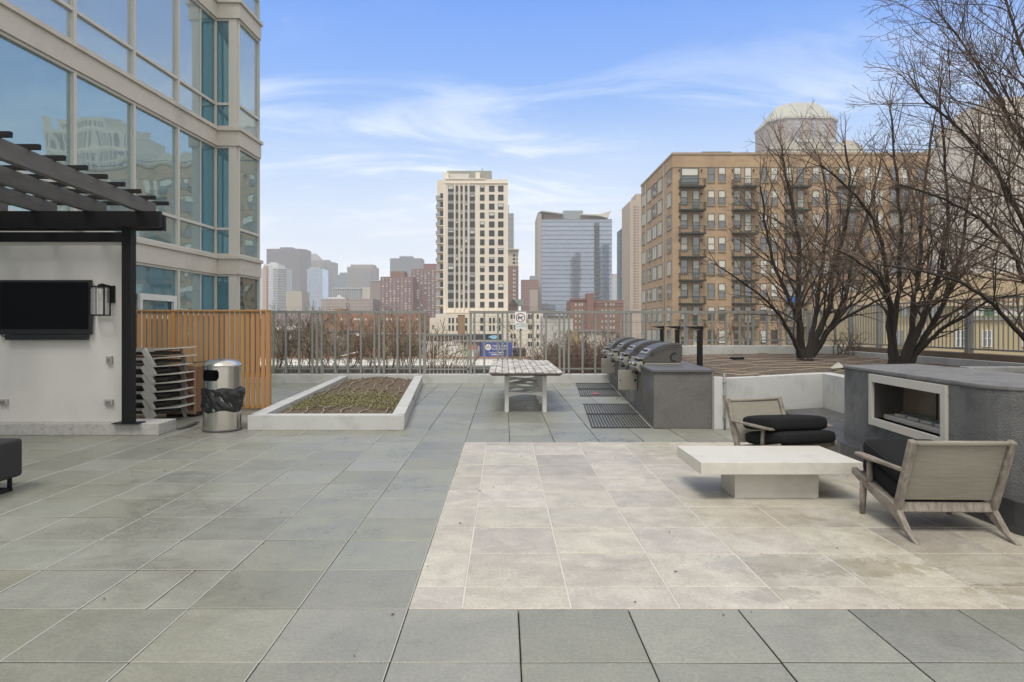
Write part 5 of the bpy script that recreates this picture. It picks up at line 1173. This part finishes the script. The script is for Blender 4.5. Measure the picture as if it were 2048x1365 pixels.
def cream_tower():
    Y = 253; c = col_mat; m = c('cream_stone', (.68, .62, .52), var=.05, scale=.08, dirt=.1)
    t = bld('apartment_tower', 'cream stone apartment tower with dark window columns at the centre', 872, 1016, Y)
    blk(t, 'wall', m, 886.5, 1016, 359, Y, 22); blk(t, 'side_wing', m, 874, 886.5, 361, Y + 3, 18); blk(t, 'corner_pier', m, 886.4, 892, 357, Y - .25, 3)
    blk(t, 'penthouse', c('penthouse_grey', (.27, .27, .24)), 894, 983, 342, Y + 4, 12, z0=hz(359, Y)); blk(t, 'penthouse_panel', c('penthouse_pale', (.52, .51, .47)), 898, 938, 348, Y + 3.8, 1, z0=hz(357, Y)); blk(t, 'parapet', m, 887, 970, 350 + 7, Y - .3, 2, z0=hz(359.2, Y)); blk(t, 'penthouse', m, 887, 897, 345.5, Y + 2, 8, z0=hz(359, Y)); blk(t, 'penthouse', m, 951, 960, 345, Y + 2, 6, z0=hz(359, Y)); blk(t, 'vent_pipe', MT['penthouse_grey'], 963.6, 965.4, 337, Y + 8, .4, z0=hz(342, Y))
    cols = [(896, 907.5), (911.5, 916.6), (921, 925.5), (930, 935), (939.6, 950), (960, 969), (978, 989), (996, 1007)]
    fm = c('bronze_frame', (.03, .028, .026)); n = 0; rest = MB()
    for k in range(14):
        y = 372 + 17.85 * k
        for a, b in cols:
            n += 1
            if n <= 100: window_part(t, Y, a, b, y, y + 11.8, fm, G_DK, .12, sash=False, blind=(.0, .0, .0, .0, .0, .0, .25, .5, .0)[(n * 7 + k * 5) % 9])
            else: rest.box(at(a, Y), at(b, Y), Y - .1, Y + .02, hz(y + 11.8, Y), hz(y, Y))
    tag(rest.build('window_glazing', G_DK, t), kind='stuff')
    sp = c('spandrel_blue', (.26, .27, .28))
    for a, b in cols[:5]: MB().box(at(a, Y), at(b, Y), Y - .04, Y + .01, hz(372 + 14 * 17.85 - 6, Y), hz(372, Y)).build('spandrel', sp, t)
    for a, b in ((908.5, 910.6), (917.8, 919.8), (926.7, 928.8), (936, 938.5)): MB().box(at(a, Y), at(b, Y), Y - .45, Y, hz(622, Y), hz(365, Y)).build('pilaster', m, t)
    for k in range(14):
        y = 390 + 17.85 * k; x = at(873.5, Y); z = hz(y + 8, Y)
        b = MB().box(at(871, Y), at(886, Y), Y + 1.2, Y + 3.2, z, z + .35).build('balcony', m, t)
        mb = MB(); mb.box(at(871, Y), at(880, Y), Y + 1.1, Y + 1.25, z + .35, z + 1.4).box(at(871, Y) - .02, at(871, Y) + .12, Y + 1.25, Y + 3, z + .35, z + 1.4); mb.build('railing', G_GR, b)
        MB().box(at(879, Y), at(886, Y), Y + 2.9, Y + 3.02, hz(y + 5, Y), hz(y - 6, Y)).build('window', G_DK, t)
    for y in (366.5, 625): MB().box(at(886.4, Y), at(1016.2, Y), Y - .35, Y, hz(y + 1, Y), hz(y, Y)).build('string_course', m, t)
    # podium
    Yp = 246; blk(t, 'podium', m, 871, 1016, 628, Yp, 6.5); blk(t, 'podium_wing', m, 1016, 1086, 622, Yp + 1, 9); blk(t, 'podium_wing', m, 859, 871, 636, Yp + 1, 9)
    for a in (897, 904, 912.5, 930.5, 946.5, 960.5, 978.5, 985.5, 997, ):
        for y in (636, 651): window_part(t, Yp, a, a + (4 if a != 960.5 else 6), y, y + 11, fm, G_DK, .1, sash=False)
    for a in (1021, 1027.5, 1056, 1061, 1073.5):
        for y in (629, 650, 668, 684): window_part(t, Yp + 1, a, a + 4, y, y + 9, fm, G_DK, .1, sash=False)
    for a in (864, 867): window_part(t, Yp + 1, a, a + 1.3, 651, 659, fm, G_DK, .1, sash=False)
cream_tower()
def glass_tower():
    Y = 520; c = col_mat; t = bld('glass_tower', 'grey blue glass tower with a winged roof right of the cream tower', 1075, 1224, Y)
    blk(t, 'curtain_wall', G_SKY, 1083, 1224, 440, Y, 40); blk(t, 'side_wall', c('gt_tan', (.34, .30, .27)), 1075, 1083, 427, Y - 1, 42)
    mb = MB(); 
    for k in range(23): y = 444 + 8.72 * k; mb.box(at(1083, Y), at(1224, Y), Y - .25, Y, hz(y + .9, Y), hz(y, Y))
    mb.build('floor_line', c('gt_line', (.055, .06, .07)), t)
    mb = MB()
    for k in range(46): x = at(1083 + k * 3.08, Y); mb.box(x - .08, x + .08, Y - .16, Y, hz(640, Y), hz(440, Y))
    mb.build('mullion', c('gt_mull', (.20, .215, .24)), t)
    mb = MB(); lb = MB()
    for k in range(21):
        y = 445 + 8.72 * k; mb.box(at(1188.5, Y), at(1198.5, Y), Y - .5, Y - .26, hz(y + 7, Y), hz(y + 1, Y)); lb.box(at(1188, Y), at(1199, Y), Y - 2.0, Y - .3, hz(y + 8.4, Y), hz(y + 7.4, Y))
    mb.build('balcony_recess', c('gt_recess', (.12, .13, .14)), t); lb.build('balcony_slab', c('gt_slab', (.09, .1, .1)), t)
    blk(t, 'penthouse', c('gt_pent', (.24, .27, .28)), 1127, 1166, 421.5, Y + 8, 20, z0=hz(440, Y)); blk(t, 'roof_lounge', c('gt_wood', (.30, .175, .11)), 1086, 1122, 429, Y + 5, 20, z0=hz(440, Y)); blk(t, 'roof_lounge', MT['gt_wood'], 1162, 1196, 430, Y + 5, 20, z0=hz(440, Y)); blk(t, 'parapet', c('gt_para', (.2, .2, .2)), 1083, 1224, 438.6, Y - .3, 1, z0=hz(440.2, Y))
    z = lambda p: hz(p, Y)
    w1 = MB().add([(at(1075, Y), Y - 1, z(427)), (at(1083, Y), Y - 1, z(421.5)), (at(1127, Y), Y - 1, z(427)), (at(1127, Y), Y - 1, z(429)), (at(1083, Y), Y - 1, z(423.5))] + [(at(1075, Y), Y + 38, z(427)), (at(1083, Y), Y + 38, z(421.5)), (at(1127, Y), Y + 38, z(427)), (at(1127, Y), Y + 38, z(429)), (at(1083, Y), Y + 38, z(423.5))], [(0, 4, 3, 2, 1), (5, 6, 7, 8, 9), (0, 1, 6, 5), (1, 2, 7, 6), (2, 3, 8, 7), (3, 4, 9, 8), (4, 0, 5, 9)]); w1.build('roof_wing', c('gt_wing', (.55, .53, .48)), t)
    MB().extr([(at(1162, Y), Y - 1, z(428.5)), (at(1198, Y), Y - 1, z(429)), (at(1224, Y), Y - 1, z(422)), (at(1221, Y), Y - 1, z(425)), (at(1216, Y), Y - 1, z(437)), (at(1196, Y), Y - 1, z(432)), (at(1162, Y), Y - 1, z(430.3))], (0, 36, 0)).build('roof_wing', MT['gt_wing'], t)
glass_tower()
def brick_building():
    Y = 109.0; c = col_mat; t = bld('brick_building', 'big sandy brick loft building with dark green balconies behind the trees', 1278, 1862, Y)
    m = mat('sandy_brick', (.385, .272, .17), rough=.9, var=.3, scale=.5, stretch=(1, 1, 2.6), detail=10, bump=.3, bscale=9, dirt=.45, dscale=.22); m2 = m
    x0, x1 = at(1345.5, Y), at(1862, Y); zt = hz(310, Y)
    MB().box(x0, x1, Y, 134, GZ, zt).build('wall', m, t)
    for z, h_, o in ((zt, .35, .12), (hz(333, Y), .18, .08)): MB().box(x0 - o, x1 + o, Y - o, Y + 1 if False else 134 + o, z - (h_ if z < zt else 0), z + (h_ if z == zt else 0)).build('cornice', m2 if z < zt else c('coping_stone', (.33, .25, .17)), t)
    fm = c('olive_frame', (.11, .11, .08)); gd = glassy('loft_glass', (.035, .04, .045), .16, (.8, .85, .9), .05, wav=.01)
    cnt = [0]; rest = MB(); rgn = random.Random(8); lint = MB(); sill = MB()
    gm = c('balcony_green', (.022, .032, .024), rough=.6)
    def win(a, b, c_, d_):
        cnt[0] += 1
        if cnt[0] <= 96: window_part(t, Y, a, b, c_, d_, fm, gd, .10, True, rgn.choice((0, .45, .5, .5, .9, .95, .2)))
        else:
            x_, y_, q, r_ = at(a, Y), at(b, Y), hz(d_, Y), hz(c_, Y); rest.box(x_, y_, Y - .06, Y + .02, q, r_, rgn.choice((0, 1, 1)) if False else rgn.choice((0, 2)))
    rows = [334.8 + 46.45 * r for r in range(8)]
    for k in range(-1, 9):
        b0 = 1415.2 + 52.3 * k; bal = k % 2 == 1 or k == -1
        for r, y in enumerate(rows):
            a1, a2 = b0, b0 + 21.5
            if k == -1: a1, a2 = 1361.5, 1385
            if bal and k == -1 and r == 0: win(1361, 1398, y, y + 35)
            elif bal: win(a1, a1 + 14, y, y + 29); win(a2, a2 + 14, y, y + 36)
            else: win(a1, a1 + 14, y, y + 29); win(a2, a2 + 14, y, y + 29)
            if not bal:
                for a in (a1, a2): sill.box(at(a - 1, Y), at(a + 15, Y), Y - .16, Y - .001, hz(y + 31, Y), hz(y + 29.2, Y))
            if bal and r < 7 and k < 8:
                xl, xr = (a1 - 4.5, a2 + 22) if k != -1 else (1357, 1407); zb = hz(y + 40, Y)
                bp = MB().box(at(xl, Y), at(xr, Y), Y - 1.5, Y - .001, zb - .22, zb).build('balcony', gm, t)
                mb = MB()
                for q in range(15): xx = at(xl, Y) + (at(xr, Y) - at(xl, Y)) * q / 14; mb.box(xx - .018, xx + .018, Y - 1.5, Y - 1.46, zb, zb + 1.02)
                mb.box(at(xl, Y), at(xr, Y), Y - 1.51, Y - 1.45, zb + 1.0, zb + 1.08)
                for xx in (at(xl, Y), at(xr, Y) - .05): mb.box(xx, xx + .05, Y - 1.449, Y - .01, zb + 1.0, zb + 1.08)
                for q in range(5):
                    for xx in (at(xl, Y), at(xr, Y) - .04): mb.box(xx, xx + .036, Y - 1.4 + q * .3, Y - 1.36 + q * .3, zb, zb + 1.0)
                mb.build('railing', gm, bp)
                for a in (a1 - 4, a2 + 17): MB().box(at(a, Y), at(a + 1.5, Y), Y - .3, Y, hz(y + 9, Y), hz(y + 5, Y)).build('wall_light', M_BLK, t)
    rest_o = rest.build('window_glazing', [gd, fm, W_LT], t); tag(rest_o, kind='stuff')
    sill.build('sill', c('sill_stone', (.36, .30, .22)), t)
    # the long side wall with its wide windows
    ms = MB(); ps = MB()
    for r in range(8):
        zc = hz(rows[r] + 14.5, Y)
        for ya, yb in ((109.9, 112.6), (116.2, 119.2), (120.3, 123.6), (124.8, 128.2), (129.6, 133.0)):
            za, zb2 = zc - 1.25, zc + 1.2
            f = MB(); f.box(x0 - .08, x0 + .02, ya, ya + .12, za, zb2).box(x0 - .08, x0 + .02, yb - .12, yb, za, zb2).box(x0 - .08, x0 + .02, ya + .12, yb - .12, zb2 - .12, zb2).box(x0 - .08, x0 + .02, ya + .12, yb - .12, za, za + .12).box(x0 - .07, x0 + .02, (ya + yb) / 2 - .06, (ya + yb) / 2 + .06, za + .12, zb2 - .12)
            for q in (0, 1): pass
            ms.v, ms.f, ms.mi, ms.sm, ms.col = ms.v, ms.f, ms.mi, ms.sm, ms.col
            ms.add(f.v, f.f); ps.box(x0 - .05, x0 + .02, ya + .12, yb - .12, za + .12, zb2 - .12, 0 if rgn.random() < .4 else 1)
    tag(ms.build('side_window_frame', fm, t), kind='stuff'); tag(ps.build('side_window_pane', [gd, c('pale_shade', (.46, .46, .42))], t), kind='stuff')
    for yy in (114.6, 128.9 + .6): MB().tube([(x0 - .08, yy, GZ), (x0 - .08, yy, zt)], .09, 6).build('drainpipe', M_GALV, t)
    MB().box(at(1408, Y + 3), at(1467, Y + 3), Y + 4, Y + 12, zt, hz(303, Y + 3) + .2).build('stair_head', c('green_shed', (.10, .13, .11)), t)
    # rooftop terrace: railing and white awnings
    mb = MB()
    for q in range(34): xx = at(1540, Y) + q * 1.2; mb.box(xx - .03, xx + .03, Y + 1.0, Y + 1.06, zt, zt + 1.0)
    mb.box(at(1540, Y), at(1540, Y) + 39.6, Y + .98, Y + 1.08, zt + 1.0, zt + 1.08); mb.build('roof_railing', M_BLK, t)
    for a, b, top in ((1541, 1592, 279), (1598, 1650, 283), (1655, 1716, 281)):
        n = 9; vs = []
        for q in range(n + 1):
            u = q / n; xx = at(a + (b - a) * u, Y + 5); z = zt + .9 + (hz(top + 6, Y + 5) - zt - .9) * math.sin(math.pi * (.12 + .82 * u)) ** .6
            vs += [(xx, Y + 3, z), (xx, Y + 9, z), (xx, Y + 3, zt + .9), (xx, Y + 9, zt + .9)]
        fs = []
        for q in range(n): i = q * 4; fs += [(i, i + 4, i + 5, i + 1), (i + 2, i + 6, i + 4, i), (i + 3, i + 1, i + 5, i + 7), (i + 2, i + 3, i + 7, i + 6)]
        fs += [(0, 1, 3, 2), (4 * n, 4 * n + 2, 4 * n + 3, 4 * n + 1)]
        MB().add(vs, fs).build('roof_awning', c('awning_white', (.46, .45, .41)), t)
    tag(MB().pillow((at(1583, 107.8), 107.9, hz(600, 107.8)), (.75, .4, .5), e=.7).build('tarp_bundle', mat('blue_tarp', (.03, .14, .5), rough=.5)), 'bright blue tarp bundle on a lower balcony behind the tree', 'tarp')
brick_building()
def stucco_building():
    Y = 62.0; c = col_mat; t = bld('stucco_building', 'long beige stucco building with white windows behind the picket fence', 1768, 2200, Y)
    m = c('beige_stucco', (.40, .325, .19), var=.08, scale=.3, dirt=.15, dscale=.3); x0, x1 = at(1768, Y), at(2300, Y)
    MB().box(x0, x1, Y, Y + 14, GZ, hz(613, Y)).build('wall', m, t)
    MB().add([(x0, Y - .5, hz(613, Y)), (x1, Y - .5, hz(613, Y)), (x1, Y + 14, hz(613, Y)), (x0, Y + 14, hz(613, Y)), (at(1880, Y), Y + 5, hz(538, Y)), (x1, Y + 5, hz(538, Y)), (x1, Y + 9, hz(538, Y)), (at(1880, Y), Y + 9, hz(538, Y))], [(0, 1, 5, 4), (1, 2, 6, 5), (2, 3, 7, 6), (3, 0, 4, 7), (4, 5, 6, 7), (3, 2, 1, 0)]).build('roof', c('tan_roof', (.25, .19, .11), var=.25, scale=1.5), t)
    MB().box(at(1915, Y), x1, Y - .25, Y, hz(640, Y), hz(607, Y)).build('white_band', c('clap_white', (.56, .55, .50)), t)
    MB().box(x0, x1, Y - .35, Y - .251, hz(636, Y), hz(632, Y)).build('green_sill', c('sage', (.2, .21, .13)), t)
    wf = c('white_frame', (.66, .66, .64)); gd = glassy('stucco_glass', (.06, .065, .08), .2, (.85, .9, .95), .05)
    for a, w_ in ((1910, 18), (1963, 19), (2043, 18), (2096, 19), (1840, 17), (1790, 15)):
        pm = gd; window_part(t, Y, a, a + w_, 661, 694, wf if a > 1900 else c('dull_frame', (.3, .28, .22)), pm, .12, True)
        if a > 1900: MB().box(at(a + w_ / 2 - .9, Y), at(a + w_ / 2 + .9, Y), Y - .15, Y, hz(694, Y), hz(661, Y)).build('mullion', wf, t)
    for a in (1780, 1802, 1825, 1860): window_part(t, Y, a, a + 15, 612, 634, c('dull_frame', (.3, .28, .22)), gd, .1, True)
    MB().box(at(1966, Y), at(1982, Y), Y - .3, Y - .251, hz(632, Y), hz(614, Y)).build('door', c('green_door', (.05, .15, .07)), t)
    for a, b in ((1990, 2010), (2015, 2030)): MB().box(at(a, Y), at(b, Y), Y + 5.5, Y + 7, hz(540, Y), hz(533, Y)).build('roof_unit', M_BLK, t)
stucco_building()
def near_low_roof():
    c = col_mat; Y = 62.0; t = bld('low_building', 'low building with a white roof parapet just beyond the fence', 500, 1140, Y)
    x0, x1 = at(430, Y), at(1130, Y); Z = lambda p: hz(p, Y)
    MB().box(x0, x1, Y + .3, Y + 16, GZ, Z(735)).build('wall', c('brown_glazing', (.12, .11, .10)), t)
    MB().box(x0, x1, Y, Y + .35, Z(731), Z(716)).build('white_parapet', c('membrane_white', (.84, .83, .79), var=.04), t)
    MB().box(x0 - .1, x1 + .1, Y - .1, Y + .3, Z(716), Z(714.2)).build('terracotta_coping', c('terracotta', (.42, .2, .1)), t)
    MB().box(x0, x1, Y - .15, Y + .2, Z(735), Z(731.2)).build('gutter', M_GALV, t)
    for k in range(26): xx = x0 + (x1 - x0) * k / 26; MB().box(xx, xx + .06, Y + .2, Y + .3, Z(765), Z(735)).build('mullion', c('pale_mull', (.4, .38, .34)), t)
    MB().extr([(at(676, Y), Y + .4, Z(714.2)), (at(717, Y), Y + .4, Z(714.2)), (at(716, Y), Y + .4, Z(705.5)), (at(713, Y), Y + .4, Z(704.8))], (0, 10, 0)).build('gable', MT['terracotta'], t)
    MB().beam((at(676, Y), Y + .2, Z(713.6)), (at(715, Y), Y + .2, Z(704.6)), .5, .12).build('gable_trim', MT['membrane_white'], t)
    y2 = 66; t2 = thing('chimney_stack', 'slim red brick chimney with a white cap beyond the fence', 'chimney', (at(716, y2), y2, hz(705, y2)))
    MB().box(at(712, y2), at(720.5, y2), y2, y2 + .5, -3, hz(672, y2)).build('shaft', c('chimney_red', (.2, .07, .05)), t2); MB().box(at(712.3, y2), at(717.5, y2), y2 - .05, y2 + .4, hz(672, y2), hz(668, y2)).build('cap', MT['membrane_white'], t2)
    y3 = 150; t3 = thing('chimney_stack', 'square tan brick chimney rising in front of the cream tower', 'chimney', (at(922, y3), y3, GZ))
    MB().box(at(915.5, y3), at(929, y3), y3, y3 + 1.5, GZ, hz(631, y3)).build('shaft', c('chimney_tan', (.30, .19, .105), scale=1.5, var=.25), t3); MB().box(at(915, y3), at(929.5, y3), y3 - .1, y3 + 1.6, hz(631, y3), hz(630, y3)).build('cap', MT['chimney_tan'], t3)
    # the shop block with its painted wall and billboards
    y4 = 118; t4 = bld('shop_block', 'low dark shop block with painted white wall below the cream tower', 845, 1060, y4); Zs = lambda p: hz(p, y4)
    MB().box(at(850, y4), at(1003, y4), y4 + 2, y4 + 14, GZ, Zs(670)).build('dark_storey', c('dark_shop', (.05, .045, .045)), t4); MB().box(at(840, y4), at(1026, y4), y4, y4 + 2.5, GZ, Zs(684)).build('wall', c('shop_white', (.72, .70, .66), var=.1), t4); MB().box(at(905, y4), at(1027, y4), y4 - .2, y4 + 2.6, Zs(684), Zs(681)).build('roof_edge', c('shop_edge', (.32, .33, .33)), t4); MB().box(at(924, y4), at(962, y4), y4 - .3, y4 - .1, Zs(687.5), Zs(684.6)).build('cornice', c('shop_dark_trim', (.08, .06, .05)), t4)
    MB().box(at(925, y4), at(934, y4), y4 - .05, y4, Zs(713), Zs(690)).build('mural_panel', c('mural_green', (.55, .62, .35)), t4); MB().box(at(934, y4), at(953, y4), y4 - .05, y4, Zs(699), Zs(691)).build('mural_panel', c('mural_orange', (.6, .22, .12)), t4); MB().box(at(930.5, y4), at(932, y4), y4 - .06, y4 - .051, Zs(712), Zs(690)).build('mural_panel', c('mural_blue', (.15, .3, .45)), t4)
    MB().box(at(1026, y4), at(1052, y4), y4 + .5, y4 + 12, GZ, Zs(700)).build('annex', c('annex_dark', (.03, .03, .03)), t4)
    MB().box(at(900, y4), at(1060, y4), y4 - 8, y4 - 2.4, GZ, Zs(722)).build('canopy', c('canopy_red', (.4, .16, .12)), t4)
    pts = [(at(954, y4), y4 - .4, Zs(703)), (at(954, y4), y4 - .4, Zs(696)), (at(956, y4), y4 - .4, Zs(690)), (at(960, y4), y4 - .4, Zs(687.5))]
    MB().tube(pts, .07, 6).build('gooseneck', M_BLK, t4); MB().box(at(951, y4), at(957, y4), y4 - .5, y4 - .06, Zs(712), Zs(703)).build('meter_box', M_GALV, t4)
    y5 = y4 - .6; t5 = thing('billboard', 'blue billboard with white WILLOW lettering and round W badge', 'billboard', (at(992, y5), y5, hz(714, y5))); Zb = lambda p: hz(p, y5)
    MB().box(at(960.5, y5), at(1024.5, y5), y5, y5 + .25, Zb(714), Zb(686)).build('panel', M_BLUE, t5); MB().box(at(959.5, y5), at(961.5, y5), y5 - .02, y5 + .27, Zb(714), Zb(687)).build('side_return', c('navy', (.02, .03, .1)), t5)
    cx, cz = at(976.5, y5), Zb(695); n = 28; MB().extr([(cx + .52 * math.cos(2 * math.pi * k / n), y5 - .03, cz + .52 * math.sin(2 * math.pi * k / n)) for k in range(n)], (0, .025, 0)).build('badge', M_PRINT, t5)
    text('W', .85, (cx, y5 - .04, cz), RFRONT, c('badge_grey', (.1, .1, .1)), t5, .005)
    text('WILLOW', .66, (at(984, y5), y5 - .02, Zb(693.2)), RFRONT, M_PRINT, t5, .005, 'LEFT')
    text('Sundays', .36, (at(984.5, y5), y5 - .02, Zb(705.5)), RFRONT, M_PRINT, t5, .005)
    mb = MB(); rgs = random.Random(12)                       # the smaller lines are too small to read: short white strokes
    for x0_, x1_, py_, hh in ((984, 1014, 698.4, .10), (991, 1009, 705.3, .11), (982, 1004, 709.6, .10)):
        p = x0_
        while p < x1_ - 1:
            q = p + rgs.uniform(.7, 1.5); mb.box(at(p, y5), at(q, y5), y5 - .02, y5 - .002, Zb(py_) - hh, Zb(py_) + hh * rgs.uniform(.6, 1.1)); p = q + rgs.uniform(.35, .6)
    mb.build('small_print', M_PRINT, t5)
    y6 = y4 + 1.5; t6 = thing('billboard', 'dark rooftop billboard with a pale blue leaf shape', 'billboard', (at(985, y6), y6, hz(681, y6))); Zq = lambda p: hz(p, y6)
    MB().box(at(968, y6), at(1002.5, y6), y6, y6 + .3, Zq(681), Zq(669)).build('panel', c('panel_black', (.02, .022, .028)), t6)
    leaf = [(976, 674.5), (979, 673), (984, 671.3), (989, 670.8), (993.5, 671.6), (995, 674), (993.5, 677), (990, 679), (985, 678.5), (980, 676.3)]
    MB().extr([(at(a, y6), y6 - .03, Zq(b)) for a, b in leaf][::-1], (0, .03, 0)).build('leaf_shape', c('leaf_blue', (.25, .45, .6)), t6)
near_low_roof()
# ------------------------------------------------------------------ the near glass facade on the left
def left_building():
    c = col_mat; t = thing('glass_building', 'tall pale concrete and glass building rising at the left', 'building', (-10, 16, 0))
    mc = mat('precast_concrete', (.58, .55, .49), rough=.85, var=.1, scale=.9, bump=.15, bscale=25, dirt=.3, dscale=.9)
    mf = mat('pale_mullion', (.60, .58, .53), rough=.5, var=.04)
    g1 = glassy('facade_glass', (.36, .44, .46), .27, (.72, .80, .80), .015, wav=.010, wscale=.7)
    gT = glassy('facade_glass_teal', (.17, .275, .30), .30, (.66, .80, .82), .015, wav=.010, wscale=.7)
    g2 = glassy('facade_glass_blue', (.06, .18, .235), .18, (.58, .76, .82), .015, wav=.008, wscale=.7)
    g3 = glassy('facade_glass_dark', (.03, .037, .037), .26, (.60, .72, .74), .015, wav=.010, wscale=.7)
    FX = lambda Y: -9.8 + .07 * Y
    pts = [(FX(1.9), 1.9)] + [(FX(y), y) for y in (4.0, 6.0, 8.0, 10.05, 12.05, 14.05, 16.05, 17.95, 20.0)] + [(-7.76, 20.02), (-7.69, 21.5)]
    bands = [(3.08, 3.62), (6.80, 7.33), (10.5, 11.03), (14.2, 14.75)]
    inner = []
    MB().prism([(-18, 1.9)] + [(p[0] - .35, p[1] + (.0 if i < 10 else .3)) for i, p in enumerate(pts[:10])] + [(-8.2, 20.4), (-8.0, 21.45), (-18, 21.45)], -12, 15.5).build('core', mat('core_dark', (.04, .045, .05), rough=.9), t)
    for z0, z1 in bands:
        o = .10
        poly = [(-17.9, 1.91)] + [(p[0] + o, p[1]) for p in pts[:9]] + [(pts[9][0] + o, pts[9][1] - o), (pts[10][0] + o, pts[10][1] - o), (pts[11][0] + o, pts[11][1])] + [(-17.9, 21.5)]
        MB().prism(poly, z0, z1).build('floor_band', mc, t)
        o = .16; poly = [(-17.8, 1.92)] + [(p[0] + o, p[1]) for p in pts[:9]] + [(pts[9][0] + o, pts[9][1] - o), (pts[10][0] + o, pts[10][1] - o), (pts[11][0] + o, pts[11][1] + .02)] + [(-17.8, 21.49)]
        MB().prism(poly, z1 - .10, z1 - .003).build('ledge', mc, t)
    spans = [(-.2, 3.08, 1.9), (3.62, 6.80, 4.40), (7.33, 10.5, 8.03), (11.03, 14.2, 11.75)]
    rg = random.Random(6)
    for fi, (z0, z1, zt) in enumerate(spans):
        for i in range(len(pts) - 1):
            a, b = Vector((*pts[i], 0)), Vector((*pts[i + 1], 0)); d = (b - a); L = d.length; d.normalize(); nrm = Vector((d.y, -d.x, 0))
            mw = .085 if i < 9 else .07
            def quadbox(mb, s0, s1, za, zb, o0, o1, mi=0):
                p, q = a + d * s0, a + d * s1; A, B = nrm * o0, nrm * o1
                mb.hexa([((p + B).x, (p + B).y, za), ((q + B).x, (q + B).y, za), ((q + A).x, (q + A).y, za), ((p + A).x, (p + A).y, za), ((p + B).x, (p + B).y, zb), ((q + B).x, (q + B).y, zb), ((q + A).x, (q + A).y, zb), ((p + A).x, (p + A).y, zb)], mi)
            pier0 = 0; 
            if i == 9: pier0 = .20                             # blank pier right of the bay window
            fr = MB(); ins = mw / 2
            quadbox(fr, 0.002, ins, z0, z1, -.1, .06); quadbox(fr, L - ins - pier0, L - .002, z0, z1, -.1, .06)
            quadbox(fr, ins, L - ins - pier0, z1 - .06, z1 - .001, -.1, .05); quadbox(fr, ins, L - ins - pier0, z0 + .001, z0 + .06, -.1, .05)
            if fi or i in (8,): quadbox(fr, ins, L - ins - pier0, zt - .035, zt + .035, -.1, .045)
            wpart = fr.build('window', mf, t)
            pn = MB(); gm = g1
            s0, s1 = ins + .0, L - ins - pier0
            sp = []
            if i == 8: sp = [(s0, s0 + (s1 - s0) * .60, gT if fi != 2 else g1), (s0 + (s1 - s0) * .60, s1, g2)]
            elif i == 9: sp = [(s0, s1, g2)]
            elif i == 10: sp = [(s0, s1, g3 if fi < 1 else gT if fi < 2 else g1)]
            else: sp = [(s0, s1, g1 if fi > 1 else gT if fi else g2)]
            for k, (u0, u1, gg) in enumerate(sp):
                pm = MB(); quadbox(pm, u0, u1, z0 + .06, z1 - .06, -.06, -.02); pm.build('pane', gg, wpart)
            if i == 8:
                fm = MB(); u = s0 + (s1 - s0) * .60; quadbox(fm, u - .02, u + .02, z0 + .06, z1 - .06, -.019, .01); fm.build('jamb', mf, wpart)
    # the white service door frame low on the facade
    a = Vector((FX(16.1), 16.1, 0)); b = Vector((FX(17.9), 17.9, 0)); d = (b - a).normalized(); nrm = Vector((d.y, -d.x, 0)); fr = MB()
    for s0, s1, za, zb in ((.1, .2, 0, 2.35), (1.55, 1.7, 0, 2.35), (.2, 1.55, 2.2, 2.35), (.2, 1.55, 1.75, 1.85)):
        p, q = a + d * s0, a + d * s1; A, B = nrm * .03, nrm * .10
        fr.hexa([((p + B).x, (p + B).y, za), ((q + B).x, (q + B).y, za), ((q + A).x, (q + A).y, za), ((p + A).x, (p + A).y, za), ((p + B).x, (p + B).y, zb), ((q + B).x, (q + B).y, zb), ((q + A).x, (q + A).y, zb), ((p + A).x, (p + A).y, zb)])
    fr.build('door_frame', mat('white_door_frame', (.66, .66, .64), rough=.5), t)
left_building()
haze()
